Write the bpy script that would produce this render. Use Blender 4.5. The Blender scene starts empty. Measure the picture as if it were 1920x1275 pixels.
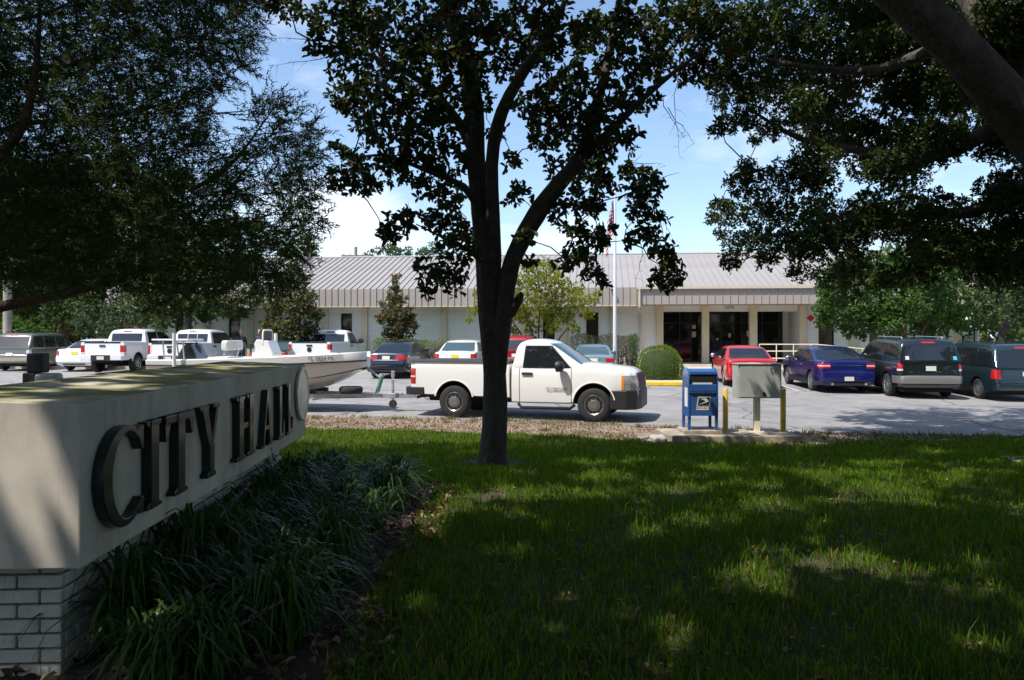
import bpy, bmesh, math, random
import numpy as np
from mathutils import Vector, Matrix

R = math.radians
S = bpy.context.scene
COL = S.collection
random.seed(7)
rng = np.random.default_rng(11)

# ------------------------------------------------------------------ camera
F = 1464.0                       # focal length in photo pixels (1920 wide)
CAMZ = 1.55
cam_d = bpy.data.cameras.new('camera')
cam = bpy.data.objects.new('camera', cam_d)
COL.objects.link(cam)
cam.location = (0, 0, CAMZ)
cam.rotation_euler = (R(90), 0, 0)
cam_d.sensor_width = 36.0
cam_d.lens = F / 1920 * 36
cam_d.shift_y = -10.5 / 1920
cam_d.clip_start = 0.05
cam_d.clip_end = 3000
S.camera = cam

# ------------------------------------------------------------------ sun, sky, exposure
SUN_EL, SUN_H = R(60), Vector((0.79, 0.61, 0)).normalized()
sun_dir = Vector((SUN_H.x * math.cos(SUN_EL), SUN_H.y * math.cos(SUN_EL), -math.sin(SUN_EL)))
sd = bpy.data.lights.new('sun', 'SUN')
sd.energy = 4.0
sd.angle = R(0.53)
sd.color = (1.0, 0.955, 0.89)
so = bpy.data.objects.new('sun', sd)
COL.objects.link(so)
so.rotation_euler = sun_dir.to_track_quat('-Z', 'Y').to_euler()
so.location = (-20, -15, 40)

W = bpy.data.worlds.new('World')
S.world = W
W.use_nodes = True
nt = W.node_tree
nt.nodes.clear()
out = nt.nodes.new('ShaderNodeOutputWorld')
bg = nt.nodes.new('ShaderNodeBackground')
sky = nt.nodes.new('ShaderNodeTexSky')
sky.sky_type = 'NISHITA'
sky.sun_disc = False
sky.sun_elevation = SUN_EL
sky.sun_rotation = math.atan2(-SUN_H.x, -SUN_H.y)
sky.air_density = 1.0
sky.dust_density = 1.0
sky.ozone_density = 2.6
bg.inputs['Strength'].default_value = 0.15
# cumulus clouds: noise on the direction vector, denser towards the horizon
tc = nt.nodes.new('ShaderNodeTexCoord')
mp = nt.nodes.new('ShaderNodeMapping')
mp.inputs['Scale'].default_value = (1.0, 1.0, 2.3)
mp.inputs['Location'].default_value = (3.1, 0.4, 0.0)
n1 = nt.nodes.new('ShaderNodeTexNoise')
n1.inputs['Scale'].default_value = 3.4
n1.inputs['Detail'].default_value = 9
n1.inputs['Roughness'].default_value = 0.56
rampc = nt.nodes.new('ShaderNodeValToRGB')
rampc.color_ramp.elements[0].position = 0.53
rampc.color_ramp.elements[0].color = (0, 0, 0, 1)
rampc.color_ramp.elements[1].position = 0.80
rampc.color_ramp.elements[1].color = (1, 1, 1, 1)
mixc = nt.nodes.new('ShaderNodeMixRGB')
mixc.inputs['Color2'].default_value = (6.3, 6.4, 6.6, 1)
mulc = nt.nodes.new('ShaderNodeMath'); mulc.operation = 'MULTIPLY'; mulc.inputs[1].default_value = 0.85
nt.links.new(tc.outputs['Generated'], mp.inputs['Vector'])
nt.links.new(mp.outputs[0], n1.inputs['Vector'])
# a bank of cumulus low over the building
vm = nt.nodes.new('ShaderNodeVectorMath'); vm.operation = 'NORMALIZE'
nt.links.new(tc.outputs['Generated'], vm.inputs[0])
acc = n1.outputs['Fac']
for (cx_, cy_, wx_, wy_, amt) in ((655, 410, 160, 105, .37), (900, 455, 220, 45, .18), (1110, 440, 120, 40, .10), (1200, 200, 120, 60, .05)):
    dv = Vector(((cx_ - 960) / F, 1, (627 - cy_) / F)).normalized()
    sb = nt.nodes.new('ShaderNodeVectorMath'); sb.operation = 'SUBTRACT'; sb.inputs[1].default_value = dv
    sc_ = nt.nodes.new('ShaderNodeVectorMath'); sc_.operation = 'MULTIPLY'; sc_.inputs[1].default_value = (F / wx_, F / wx_, F / wy_)
    ln = nt.nodes.new('ShaderNodeVectorMath'); ln.operation = 'LENGTH'
    mr = nt.nodes.new('ShaderNodeMapRange'); mr.interpolation_type = 'SMOOTHSTEP'; mr.inputs['From Min'].default_value = 0; mr.inputs['From Max'].default_value = 1.3; mr.inputs['To Min'].default_value = amt; mr.inputs['To Max'].default_value = 0
    ad_ = nt.nodes.new('ShaderNodeMath'); ad_.operation = 'ADD'
    nt.links.new(vm.outputs[0], sb.inputs[0]); nt.links.new(sb.outputs[0], sc_.inputs[0]); nt.links.new(sc_.outputs[0], ln.inputs[0]); nt.links.new(ln.outputs['Value'], mr.inputs['Value'])
    nt.links.new(acc, ad_.inputs[0]); nt.links.new(mr.outputs[0], ad_.inputs[1]); acc = ad_.outputs[0]
nt.links.new(acc, rampc.inputs[0])
nt.links.new(rampc.outputs[0], mulc.inputs[0])
nt.links.new(mulc.outputs[0], mixc.inputs['Fac'])
nt.links.new(sky.outputs[0], mixc.inputs['Color1'])
nt.links.new(mixc.outputs[0], bg.inputs['Color'])
nt.links.new(bg.outputs[0], out.inputs['Surface'])

S.view_settings.view_transform = 'Standard'
S.view_settings.look = 'None'
S.view_settings.exposure = 0.6
S.view_settings.gamma = 1
S.cycles.use_denoising = True
S.cycles.max_bounces = 6
S.cycles.diffuse_bounces = 3
S.cycles.glossy_bounces = 3
S.cycles.transmission_bounces = 4
S.cycles.transparent_max_bounces = 8

# ------------------------------------------------------------------ helpers
def at(px, py, D):
    """world point seen at photo pixel (px, py) at distance D in front of the camera"""
    return Vector(((px - 960) * D / F, D, CAMZ - (py - 627) * D / F))

def smooth(t):
    t = max(0.0, min(1.0, t))
    return t * t * (3 - 2 * t)

def gz(x, y):
    """height of the terrain: lawn falls to the car park, which climbs slowly to the building"""
    if y < 18.5:
        z = -0.45 * smooth((y - 4.0) / 11.0)
    else:
        z = -0.45 + 0.0167 * (min(y, 37.0) - 18.5)
    z -= 0.012 * max(0.0, min(x, 16.0)) * smooth((y - 16) / 8)
    return z

def tag(o, label=None, cat=None, group=None, kind=None):
    if label: o['label'] = label
    if cat: o['category'] = cat
    if group: o['group'] = group
    if kind: o['kind'] = kind
    return o

def empty(name, loc=(0, 0, 0), rz=0.0):
    o = bpy.data.objects.new(name, None)
    o.empty_display_size = 0.2
    COL.objects.link(o)
    o.location = loc
    o.rotation_euler = (0, 0, rz)
    return o

def link(name, me, parent=None):
    o = bpy.data.objects.new(name, me)
    COL.objects.link(o)
    if parent is not None:
        o.parent = parent
    return o

def copy_tree(o, parent=None):
    c = o.copy()
    COL.objects.link(c)
    c.parent = parent
    for ch in list(o.children):
        copy_tree(ch, c)
    return c

class MB:
    """collects shapes; build() links them as ONE mesh object"""
    def __init__(s):
        s.v, s.f, s.m = [], [], []
    def add(s, vs, fs, mi=0):
        b = len(s.v)
        s.v += [tuple(v) for v in vs]
        s.f += [tuple(i + b for i in f) for f in fs]
        s.m += [mi] * len(fs)
        return s
    def box(s, x0, x1, y0, y1, z0, z1, mi=0):
        vs = [(x0, y0, z0), (x1, y0, z0), (x1, y1, z0), (x0, y1, z0), (x0, y0, z1), (x1, y0, z1), (x1, y1, z1), (x0, y1, z1)]
        return s.add(vs, [(0, 3, 2, 1), (4, 5, 6, 7), (0, 1, 5, 4), (1, 2, 6, 5), (2, 3, 7, 6), (3, 0, 4, 7)], mi)
    def tube(s, pts, rad, n=8, mi=0, cap=True):
        pts = [Vector(p) for p in pts]
        if not isinstance(rad, (list, tuple)): rad = [rad] * len(pts)
        rings = []
        prev = None
        for i, p in enumerate(pts):
            d = (pts[min(i + 1, len(pts) - 1)] - pts[max(i - 1, 0)])
            if d.length < 1e-9: d = Vector((0, 0, 1))
            d.normalize()
            if prev is None:
                a = d.orthogonal().normalized()
            else:
                a = (prev - d * prev.dot(d))
                a = a.normalized() if a.length > 1e-6 else d.orthogonal().normalized()
            prev = a
            b = d.cross(a)
            rings.append([p + (a * math.cos(2 * math.pi * k / n) + b * math.sin(2 * math.pi * k / n)) * rad[i] for k in range(n)])
        vs = [v for r in rings for v in r]
        fs = []
        for i in range(len(rings) - 1):
            for k in range(n):
                fs.append((i * n + k, i * n + (k + 1) % n, (i + 1) * n + (k + 1) % n, (i + 1) * n + k))
        if cap:
            fs.append(tuple(range(n - 1, -1, -1)))
            fs.append(tuple((len(rings) - 1) * n + k for k in range(n)))
        return s.add(vs, fs, mi)
    def loft(s, rings, mi=0, cap=True):
        n = len(rings[0])
        vs = [v for r in rings for v in r]
        fs = []
        for i in range(len(rings) - 1):
            for k in range(n):
                fs.append((i * n + k, i * n + (k + 1) % n, (i + 1) * n + (k + 1) % n, (i + 1) * n + k))
        if cap:
            fs.append(tuple(range(n - 1, -1, -1)))
            fs.append(tuple((len(rings) - 1) * n + k for k in range(n)))
        return s.add(vs, fs, mi)
    def lathe(s, prof, n=24, axis='z', c=(0, 0, 0), mi=0):
        """prof: list of (radius, height) from bottom to top"""
        rings = []
        for r, h in prof:
            ring = []
            for k in range(n):
                a = 2 * math.pi * k / n
                if axis == 'z': p = (c[0] + r * math.cos(a), c[1] + r * math.sin(a), c[2] + h)
                elif axis == 'y': p = (c[0] + r * math.sin(a), c[1] + h, c[2] + r * math.cos(a))
                else: p = (c[0] + h, c[1] + r * math.cos(a), c[2] + r * math.sin(a))
                ring.append(p)
            rings.append(ring)
        return s.loft(rings, mi)
    def prism(s, poly, d0, d1, fn, mi=0):
        """poly: (a,b) outline; fn(a,b,d) -> point"""
        n = len(poly)
        vs = [fn(a, b, d0) for a, b in poly] + [fn(a, b, d1) for a, b in poly]
        fs = [tuple(range(n - 1, -1, -1)), tuple(range(n, 2 * n))]
        fs += [(k, (k + 1) % n, n + (k + 1) % n, n + k) for k in range(n)]
        return s.add(vs, fs, mi)
    def mesh(s, name, mats, smooth_angle=None):
        me = bpy.data.meshes.new(name)
        me.from_pydata(s.v, [], s.f)
        if not isinstance(mats, (list, tuple)): mats = [mats]
        for m in mats: me.materials.append(m)
        if len(mats) > 1:
            me.polygons.foreach_set('material_index', s.m)
        bm = bmesh.new(); bm.from_mesh(me)
        bmesh.ops.recalc_face_normals(bm, faces=bm.faces)
        bm.to_mesh(me); bm.free()
        if smooth_angle is not None:
            me.polygons.foreach_set('use_smooth', [True] * len(me.polygons))
            me.set_sharp_from_angle(angle=R(smooth_angle))
        me.update()
        return me
    def build(s, name, mats, parent=None, smooth_angle=None, bevel=0.0):
        o = link(name, s.mesh(name, mats, smooth_angle), parent)
        if bevel > 0:
            b = o.modifiers.new('bevel', 'BEVEL'); b.width = bevel; b.segments = 2; b.limit_method = 'ANGLE'
        return o

def text_mesh(txt, size, mat, depth=0.002, name='lettering', align='CENTER'):
    cu = bpy.data.curves.new(name, 'FONT')
    cu.body = txt; cu.size = size; cu.extrude = depth; cu.align_x = align; cu.align_y = 'CENTER'
    cu.resolution_u = 3
    o = bpy.data.objects.new(name, cu)
    COL.objects.link(o)
    dg = bpy.context.evaluated_depsgraph_get()
    me = bpy.data.meshes.new_from_object(o.evaluated_get(dg))
    bpy.data.objects.remove(o)
    bpy.data.curves.remove(cu)
    me.materials.clear(); me.materials.append(mat)
    me.name = name
    return me

# ------------------------------------------------------------------ materials
def mat(name, col, rough=0.6, metal=0.0, var=0.0, vscale=6.0, bump=0.0, bscale=40.0, coat=0.0, spec=None, col2=None, trans=0.0, coords='Object', detail=5):
    m = bpy.data.materials.new(name)
    m.use_nodes = True
    t = m.node_tree
    b = t.nodes['Principled BSDF']
    c = tuple(col) + (1,)
    b.inputs['Base Color'].default_value = c
    b.inputs['Roughness'].default_value = rough
    b.inputs['Metallic'].default_value = metal
    if coat: 
        b.inputs['Coat Weight'].default_value = coat
        b.inputs['Coat Roughness'].default_value = 0.04
    if spec is not None: b.inputs['Specular IOR Level'].default_value = spec
    if var or bump or col2:
        tcn = t.nodes.new('ShaderNodeTexCoord')
    if var or col2:
        nz = t.nodes.new('ShaderNodeTexNoise'); nz.inputs['Scale'].default_value = vscale
        nz.inputs['Detail'].default_value = detail; nz.inputs['Roughness'].default_value = 0.62
        t.links.new(tcn.outputs[coords], nz.inputs['Vector'])
        rp = t.nodes.new('ShaderNodeValToRGB')
        rp.color_ramp.elements[0].position = 0.32; rp.color_ramp.elements[1].position = 0.68
        if col2 is None:
            rp.color_ramp.elements[0].color = tuple(x * (1 - var) for x in col) + (1,)
            rp.color_ramp.elements[1].color = tuple(min(1, x * (1 + var)) for x in col) + (1,)
        else:
            rp.color_ramp.elements[0].color = c
            rp.color_ramp.elements[1].color = tuple(col2) + (1,)
        t.links.new(nz.outputs['Fac'], rp.inputs[0])
        t.links.new(rp.outputs[0], b.inputs['Base Color'])
    if bump:
        nb = t.nodes.new('ShaderNodeTexNoise'); nb.inputs['Scale'].default_value = bscale
        nb.inputs['Detail'].default_value = 4
        t.links.new(tcn.outputs[coords], nb.inputs['Vector'])
        bp = t.nodes.new('ShaderNodeBump'); bp.inputs['Strength'].default_value = min(1, bump); bp.inputs['Distance'].default_value = 0.02
        t.links.new(nb.outputs['Fac'], bp.inputs['Height'])
        t.links.new(bp.outputs[0], b.inputs['Normal'])
    return m

def leaf_mat(name, c1, c2, trans=0.35, rough=0.45, c3=None):
    """leaf colour varies from leaf to leaf; light passes through"""
    m = bpy.data.materials.new(name); m.use_nodes = True
    t = m.node_tree; b = t.nodes['Principled BSDF']; o = t.nodes['Material Output']
    g = t.nodes.new('ShaderNodeNewGeometry')
    rp = t.nodes.new('ShaderNodeValToRGB')
    rp.color_ramp.elements[0].color = tuple(c1) + (1,)
    rp.color_ramp.elements[1].color = tuple(c2) + (1,)
    if c3:
        rp.color_ramp.elements[1].position = 0.86
        e = rp.color_ramp.elements.new(0.95); e.color = tuple(c3) + (1,)
    t.links.new(g.outputs['Random Per Island'], rp.inputs[0])
    t.links.new(rp.outputs[0], b.inputs['Base Color'])
    b.inputs['Roughness'].default_value = min(.9, rough + .15)
    b.inputs['Specular IOR Level'].default_value = .18
    tr = t.nodes.new('ShaderNodeBsdfTranslucent')
    hs = t.nodes.new('ShaderNodeHueSaturation'); hs.inputs['Value'].default_value = 1.5; hs.inputs['Saturation'].default_value = 1.15; hs.inputs['Hue'].default_value = 0.49
    t.links.new(rp.outputs[0], hs.inputs['Color'])
    t.links.new(hs.outputs[0], tr.inputs['Color'])
    mx = t.nodes.new('ShaderNodeMixShader'); mx.inputs[0].default_value = trans
    t.links.new(b.outputs[0], mx.inputs[1]); t.links.new(tr.outputs[0], mx.inputs[2])
    t.links.new(mx.outputs[0], o.inputs['Surface'])
    return m

M = {}
M['asphalt'] = mat('asphalt', (0.25, 0.24, 0.232), 0.9, var=0.2, vscale=0.8, bump=0.5, bscale=90, coords='Object', detail=9)
def weather_asphalt(m):
    """cracks, patches, oil spots and pale grit on old asphalt"""
    t = m.node_tree; b = t.nodes['Principled BSDF']; old = b.inputs['Base Color'].links[0].from_socket
    c = t.nodes.new('ShaderNodeTexCoord')
    nw = t.nodes.new('ShaderNodeTexNoise'); nw.inputs['Scale'].default_value = 1.3; nw.inputs['Detail'].default_value = 6; t.links.new(c.outputs['Object'], nw.inputs['Vector'])
    vmx = t.nodes.new('ShaderNodeMixRGB'); vmx.inputs['Fac'].default_value = .25; t.links.new(c.outputs['Object'], vmx.inputs['Color1']); t.links.new(nw.outputs['Color'], vmx.inputs['Color2'])
    vo = t.nodes.new('ShaderNodeTexVoronoi'); vo.feature = 'DISTANCE_TO_EDGE'; vo.inputs['Scale'].default_value = .42; t.links.new(vmx.outputs[0], vo.inputs['Vector'])
    cr = t.nodes.new('ShaderNodeMapRange'); cr.inputs['From Min'].default_value = .003; cr.inputs['From Max'].default_value = .012; cr.inputs['To Min'].default_value = .45; cr.inputs['To Max'].default_value = 1; t.links.new(vo.outputs['Distance'], cr.inputs['Value'])
    ns = t.nodes.new('ShaderNodeTexNoise'); ns.inputs['Scale'].default_value = .55; ns.inputs['Detail'].default_value = 3; t.links.new(c.outputs['Object'], ns.inputs['Vector'])
    sp = t.nodes.new('ShaderNodeMapRange'); sp.inputs['From Min'].default_value = .62; sp.inputs['From Max'].default_value = .78; sp.inputs['To Min'].default_value = 1; sp.inputs['To Max'].default_value = .55; t.links.new(ns.outputs['Fac'], sp.inputs['Value'])
    ng = t.nodes.new('ShaderNodeTexNoise'); ng.inputs['Scale'].default_value = 38; ng.inputs['Detail'].default_value = 3; t.links.new(c.outputs['Object'], ng.inputs['Vector'])
    gr = t.nodes.new('ShaderNodeMapRange'); gr.inputs['From Min'].default_value = .3; gr.inputs['From Max'].default_value = .7; gr.inputs['To Min'].default_value = .82; gr.inputs['To Max'].default_value = 1.18; t.links.new(ng.outputs['Fac'], gr.inputs['Value'])
    m1 = t.nodes.new('ShaderNodeMath'); m1.operation = 'MULTIPLY'; t.links.new(cr.outputs[0], m1.inputs[0]); t.links.new(sp.outputs[0], m1.inputs[1])
    m2 = t.nodes.new('ShaderNodeMath'); m2.operation = 'MULTIPLY'; t.links.new(m1.outputs[0], m2.inputs[0]); t.links.new(gr.outputs[0], m2.inputs[1])
    mx = t.nodes.new('ShaderNodeMixRGB'); mx.blend_type = 'MULTIPLY'; mx.inputs['Fac'].default_value = 1; t.links.new(old, mx.inputs['Color1']); t.links.new(m2.outputs[0], mx.inputs['Color2'])
    t.links.new(mx.outputs[0], b.inputs['Base Color'])
weather_asphalt(M['asphalt'])
M['soil'] = mat('soil', (0.05, 0.038, 0.028), 0.95, var=0.5, vscale=9, bump=0.8, bscale=60)
M['verge'] = mat('verge', (0.17, 0.115, 0.075), 0.95, col2=(0.34, 0.26, 0.20), vscale=2.2, bump=0.9, bscale=45, detail=9)
M['concrete'] = mat('concrete', (0.40, 0.36, 0.30), 0.9, var=0.25, vscale=4, bump=0.3, bscale=60)
M['concrete_dirty'] = mat('concrete_dirty', (0.33, 0.28, 0.21), 0.9, var=0.4, vscale=5, bump=0.4, bscale=50)
M['sidewalk'] = mat('sidewalk', (0.50, 0.44, 0.37), 0.9, var=0.15, vscale=2)
M['yellow_paint'] = mat('yellow_paint', (0.75, 0.47, 0.03), 0.7, var=0.2, vscale=8)
M['bollard'] = mat('bollard_paint', (0.62, 0.42, 0.07), 0.6, var=0.25, vscale=7)
M['white_line'] = mat('line_paint', (0.5, 0.5, 0.49), 0.9, var=0.35, vscale=6)
M['chrome'] = mat('chrome', (0.75, 0.75, 0.76), 0.15, 1.0)
M['alloy'] = mat('alloy', (0.55, 0.55, 0.56), 0.32, 0.85)
M['steel'] = mat('steel_wheel', (0.40, 0.39, 0.38), 0.3, 0.85)
M['galv'] = mat('galvanised', (0.48, 0.49, 0.50), 0.45, 0.7, var=0.2, vscale=8)
M['tyre'] = mat('tyre', (0.022, 0.022, 0.022), 0.85, var=0.3, vscale=12)
M['black'] = mat('black_plastic', (0.018, 0.018, 0.019), 0.5)
M['well'] = mat('wheel_well', (0.012, 0.012, 0.012), 0.95)
M['glass'] = mat('car_glass', (0.012, 0.015, 0.018), 0.03, spec=0.9)
M['glass_teal'] = mat('car_glass_teal', (0.05, 0.085, 0.095), 0.04, spec=0.9)
M['red_lens'] = mat('red_lens', (0.45, 0.012, 0.015), 0.12, coat=0.6)
M['white_lens'] = mat('white_lens', (0.6, 0.58, 0.56), 0.12, coat=0.5)
M['amber_lens'] = mat('amber_lens', (0.75, 0.25, 0.02), 0.15, coat=0.5)
M['plate'] = mat('plate', (0.62, 0.66, 0.62), 0.5, col2=(0.72, 0.60, 0.48), vscale=22)
M['plate_yellow'] = mat('plate_yellow', (0.75, 0.55, 0.02), 0.5, var=0.2, vscale=30)
# ------------------------------------------------------------------ ground
def interp(poly, x):
    xs = [p[0] for p in poly]; ys = [p[1] for p in poly]
    return float(np.interp(x, xs, ys))
ASPH = [(-70, 26), (-12, 20.2), (-5.05, 19.0), (-0.76, 18.25), (2.5, 17.2), (5.8, 15.9), (9.9, 15.1), (20, 13.4), (70, 6)]
GRASS = [(-70, 23), (-12, 17.8), (-4.2, 16.55), (-0.5, 15.75), (2.54, 14.55), (5.2, 14.1), (7.3, 14.6), (9.7, 14.85), (20, 13.3), (70, 6)]

def edge_wob(x):
    return 0.10 * math.sin(x * 2.1) + 0.07 * math.sin(x * 5.3 + 1) + 0.04 * math.sin(x * 11.7 + 2)

def sheet(name, xs, y0f, y1f, ny, m, dz, kind='structure', rough=0.0):
    vs, fs = [], []
    for i, x in enumerate(xs):
        a, b = y0f(x), y1f(x)
        for j in range(ny + 1):
            y = a + (b - a) * j / ny
            vs.append((x, y, gz(x, y) + dz + (random.uniform(-rough, rough) if rough else 0)))
    for i in range(len(xs) - 1):
        for j in range(ny):
            k = i * (ny + 1) + j
            fs.append((k, k + ny + 1, k + ny + 2, k + 1))
    me = bpy.data.meshes.new(name); me.from_pydata(vs, [], fs)
    me.polygons.foreach_set('use_smooth', [True] * len(me.polygons))
    me.materials.append(m)
    o = link(name, me); o['kind'] = kind
    return o

# far ground reaches the horizon
gv, gf = [], []
gxs = [-900, -300, -120, -60, -30, -15, 0, 15, 30, 60, 120, 300, 900]
gys = [-200, -60, -20, 0, 10, 18, 25, 37, 50, 80, 150, 400, 1500]
for x in gxs:
    for y in gys: gv.append((x, y, gz(x, y) - 0.14))
for i in range(len(gxs) - 1):
    for j in range(len(gys) - 1):
        k = i * len(gys) + j
        gf.append((k, k + len(gys), k + len(gys) + 1, k + 1))
me = bpy.data.meshes.new('ground'); me.from_pydata(gv, [], gf)
M['far_grass'] = mat('far_grass', (0.06, 0.085, 0.03), 0.95, var=0.4, vscale=0.3)
me.materials.append(M['far_grass'])
tag(link('ground', me), kind='structure')

xs_f = [-70, -50, -35, -25] + [x * 0.4 - 20 for x in range(0, 101)] + [25, 35, 50, 70]
M['lawn_soil'] = mat('lawn_soil', (0.028, 0.036, 0.010), 0.95, col2=(0.060, 0.046, 0.024), vscale=2.6, bump=0.8, bscale=50, detail=8)
sheet('lawn', xs_f, lambda x: -25, lambda x: interp(GRASS, x) + 0.5, 80, M['lawn_soil'], 0.0)
sheet('verge', xs_f, lambda x: interp(GRASS, x) + edge_wob(x), lambda x: interp(ASPH, x) + edge_wob(x + 9) * 0.7, 10, M['verge'], 0.012, rough=0.006)
sheet('parking_lot', xs_f, lambda x: interp(ASPH, x) - 0.7, lambda x: 38.5 - 0.114 * x, 40, M['asphalt'], 0.0)

# painted stall lines between the cars
def decal_line(x0, y0, x1, y1, w, name='stall_line', m=None):
    d = Vector((x1 - x0, y1 - y0, 0)); n = Vector((-d.y, d.x, 0)).normalized() * w / 2
    vs, fs = [], []
    N = 8
    for i in range(N + 1):
        p = Vector((x0, y0, 0)) + d * i / N
        for sgn in (-1, 1):
            q = p + n * sgn
            vs.append((q.x, q.y, gz(q.x, q.y) + 0.006))
    for i in range(N): fs.append((2 * i, 2 * i + 1, 2 * i + 3, 2 * i + 2))
    me = bpy.data.meshes.new(name); me.from_pydata(vs, [], fs); me.materials.append(m or M['white_line'])
    return tag(link(name, me), kind='structure')

# ------------------------------------------------------------------ building
BA = R(6.5); BC, BS = math.cos(BA), math.sin(BA)
B0 = Vector((0, 40.0, 0))
def bu(px, v=0.0):
    """position along the building front seen at photo column px, on the plane at depth v"""
    k = (px - 960) / F
    return (k * (40.0 + v * BC) - v * BS) / (BC + k * BS)

M['paint_brick'] = mat('painted_brick', (0.70, 0.71, 0.72), 0.7)
t = M['paint_brick'].node_tree; b = t.nodes['Principled BSDF']
tcn = t.nodes.new('ShaderNodeTexCoord'); sp = t.nodes.new('ShaderNodeSeparateXYZ'); cb = t.nodes.new('ShaderNodeCombineXYZ')
ad = t.nodes.new('ShaderNodeMath'); ad.operation = 'ADD'
t.links.new(tcn.outputs['Object'], sp.inputs[0]); t.links.new(sp.outputs['X'], ad.inputs[0]); t.links.new(sp.outputs['Y'], ad.inputs[1])
t.links.new(ad.outputs[0], cb.inputs[0]); t.links.new(sp.outputs['Z'], cb.inputs[1])
bk = t.nodes.new('ShaderNodeTexBrick')
bk.inputs['Scale'].default_value = 1.0; bk.inputs['Brick Width'].default_value = 0.203; bk.inputs['Row Height'].default_value = 0.068
bk.inputs['Mortar Size'].default_value = 0.006; bk.inputs['Mortar Smooth'].default_value = 0.3
bk.inputs['Color1'].default_value = (0.80, 0.78, 0.75, 1); bk.inputs['Color2'].default_value = (0.74, 0.72, 0.69, 1); bk.inputs['Mortar'].default_value = (0.56, 0.54, 0.52, 1)
t.links.new(cb.outputs[0], bk.inputs['Vector']); t.links.new(bk.outputs['Color'], b.inputs['Base Color'])
bp = t.nodes.new('ShaderNodeBump'); bp.inputs['Strength'].default_value = 0.7; bp.inputs['Distance'].default_value = 0.01; bp.invert = True
t.links.new(bk.outputs['Fac'], bp.inputs['Height']); t.links.new(bp.outputs[0], b.inputs['Normal'])
M['beige'] = mat('beige_paint', (0.58, 0.50, 0.36), 0.7, var=0.06, vscale=1.5)
M['white_trim'] = mat('white_trim', (0.68, 0.67, 0.63), 0.6, var=0.05, vscale=2)
M['roof_metal'] = mat('roof_metal', (0.31, 0.288, 0.272), 0.5, 0.0, var=0.08, vscale=0.7)
M['fascia_metal'] = mat('fascia_metal', (0.37, 0.325, 0.285), 0.55, 0.0, var=0.06, vscale=0.8)
M['dark_glass'] = mat('dark_glass', (0.012, 0.011, 0.010), 0.05, spec=0.5)
M['bronze_glass'] = mat('bronze_glass', (0.035, 0.025, 0.016), 0.08, spec=0.5)
M['dark_frame'] = mat('dark_frame', (0.03, 0.026, 0.022), 0.4, 0.4)
M['paper'] = mat('paper', (0.55, 0.45, 0.38), 0.8)
M['interior'] = mat('interior', (0.05, 0.045, 0.04), 0.9)

bld = empty('city_hall_building', B0, -BA)
tag(bld, 'long low white brick building with grey standing seam metal roof and beige pilasters', 'building')
FLOOR = 0.10
UL, UR = bu(245), bu(1802)
u_e0, u_e1 = bu(1243), bu(1498)
ZT = 3.10
wins = [(bu(a), bu(c)) for a, c in ((330, 352), (429, 450), (639, 660), (1018, 1040), (1099, 1122))]
winsR = [(bu(a), bu(c)) for a, c in ((1535, 1564), (1630, 1657), (1726, 1755))]
ZW0, ZW1 = 0.62, 2.66
def wall_open(mb, u0, u1, ops):
    cur = u0
    for a, c in ops:
        mb.box(cur, a, 0, 0.25, -0.4, ZT); mb.box(a, c, 0, 0.25, -0.4, ZW0); mb.box(a, c, 0, 0.25, ZW1, ZT)
        cur = c
    mb.box(cur, u1, 0, 0.25, -0.4, ZT)
mb = MB(); wall_open(mb, UL, u_e0, wins); wall_open(mb, u_e1, UR, winsR)
mb.box(UL, UL + 0.25, 0.25, 12, -0.4, ZT); mb.box(UR - 0.25, UR, 0.25, 12, -0.4, ZT); mb.box(UL, UR, 12, 12.25, -0.4, ZT)
mb.build('wall', M['paint_brick'], bld)
# entrance recess: side walls, back wall, ceiling, floor
for q in (u_e1, u_e0 - 0.25): MB().box(q, q + 0.25, 0.25, 2.4, -0.4, ZT).build('recess_wall', M['paint_brick'], bld)
MB().box(u_e0 - 0.2, u_e1 + 0.2, -1.6, 2.6, -0.35, FLOOR).build('entrance_floor', M['sidewalk'], bld)
MB().box(u_e0, u_e1, 0.28, 2.5, 2.78, 2.86).build('entrance_ceiling', M['white_trim'], bld)
for i, (a, c) in enumerate(wins + winsR):
    w = MB().box(a, c, 0.12, 0.14, ZW0, ZW1).build('window', M['bronze_glass'], bld)
    f = MB(); t_ = 0.045
    f.box(a, a + t_, 0.06, 0.12, ZW0, ZW1); f.box(c - t_, c, 0.06, 0.12, ZW0, ZW1); f.box(a + t_, c - t_, 0.06, 0.12, ZW0, ZW0 + t_); f.box(a + t_, c - t_, 0.06, 0.12, ZW1 - t_, ZW1)
    f.build('window_frame', M['dark_frame'], w)
    MB().box(a - 0.14, c + 0.14, -0.02, 0.0, ZW1 + 0.02, ZW1 + 0.22).build('lintel_panel', M['white_trim'], w)
    MB().box(a - 0.04, c + 0.04, -0.05, 0.0, ZW0 - 0.07, ZW0 - 0.004).build('window_sill', M['white_trim'], w)
    for q in (a - 0.10, c + 0.04):
        MB().box(q, q + 0.06, -0.03, 0.0, ZW0, ZW1).build('window_casing', M['white_trim'], w)
pil = [(301, 12), (388, 12), (471, 11), (611, 11), (684.5, 11), (833, 10), (982, 10), (1058, 10), (1150, 9), (1237, 13)]
pilR = [(1504, 13), (1598, 13), (1695, 11), (1794, 14)]
for px, w in pil + pilR:
    a, c = bu(px - w / 2), bu(px + w / 2)
    MB().box(a, c, -0.16, -0.003, -0.4, 3.02).build('pilaster', M['beige'], bld, bevel=0.008)
for px, w in ((1322.5, 13), (1412, 14)):
    a, c = bu(px - w / 2), bu(px + w / 2)
    MB().box(a, c, -0.16, 0.22, FLOOR, 3.02).build('column', M['beige'], bld, bevel=0.008)
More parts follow.
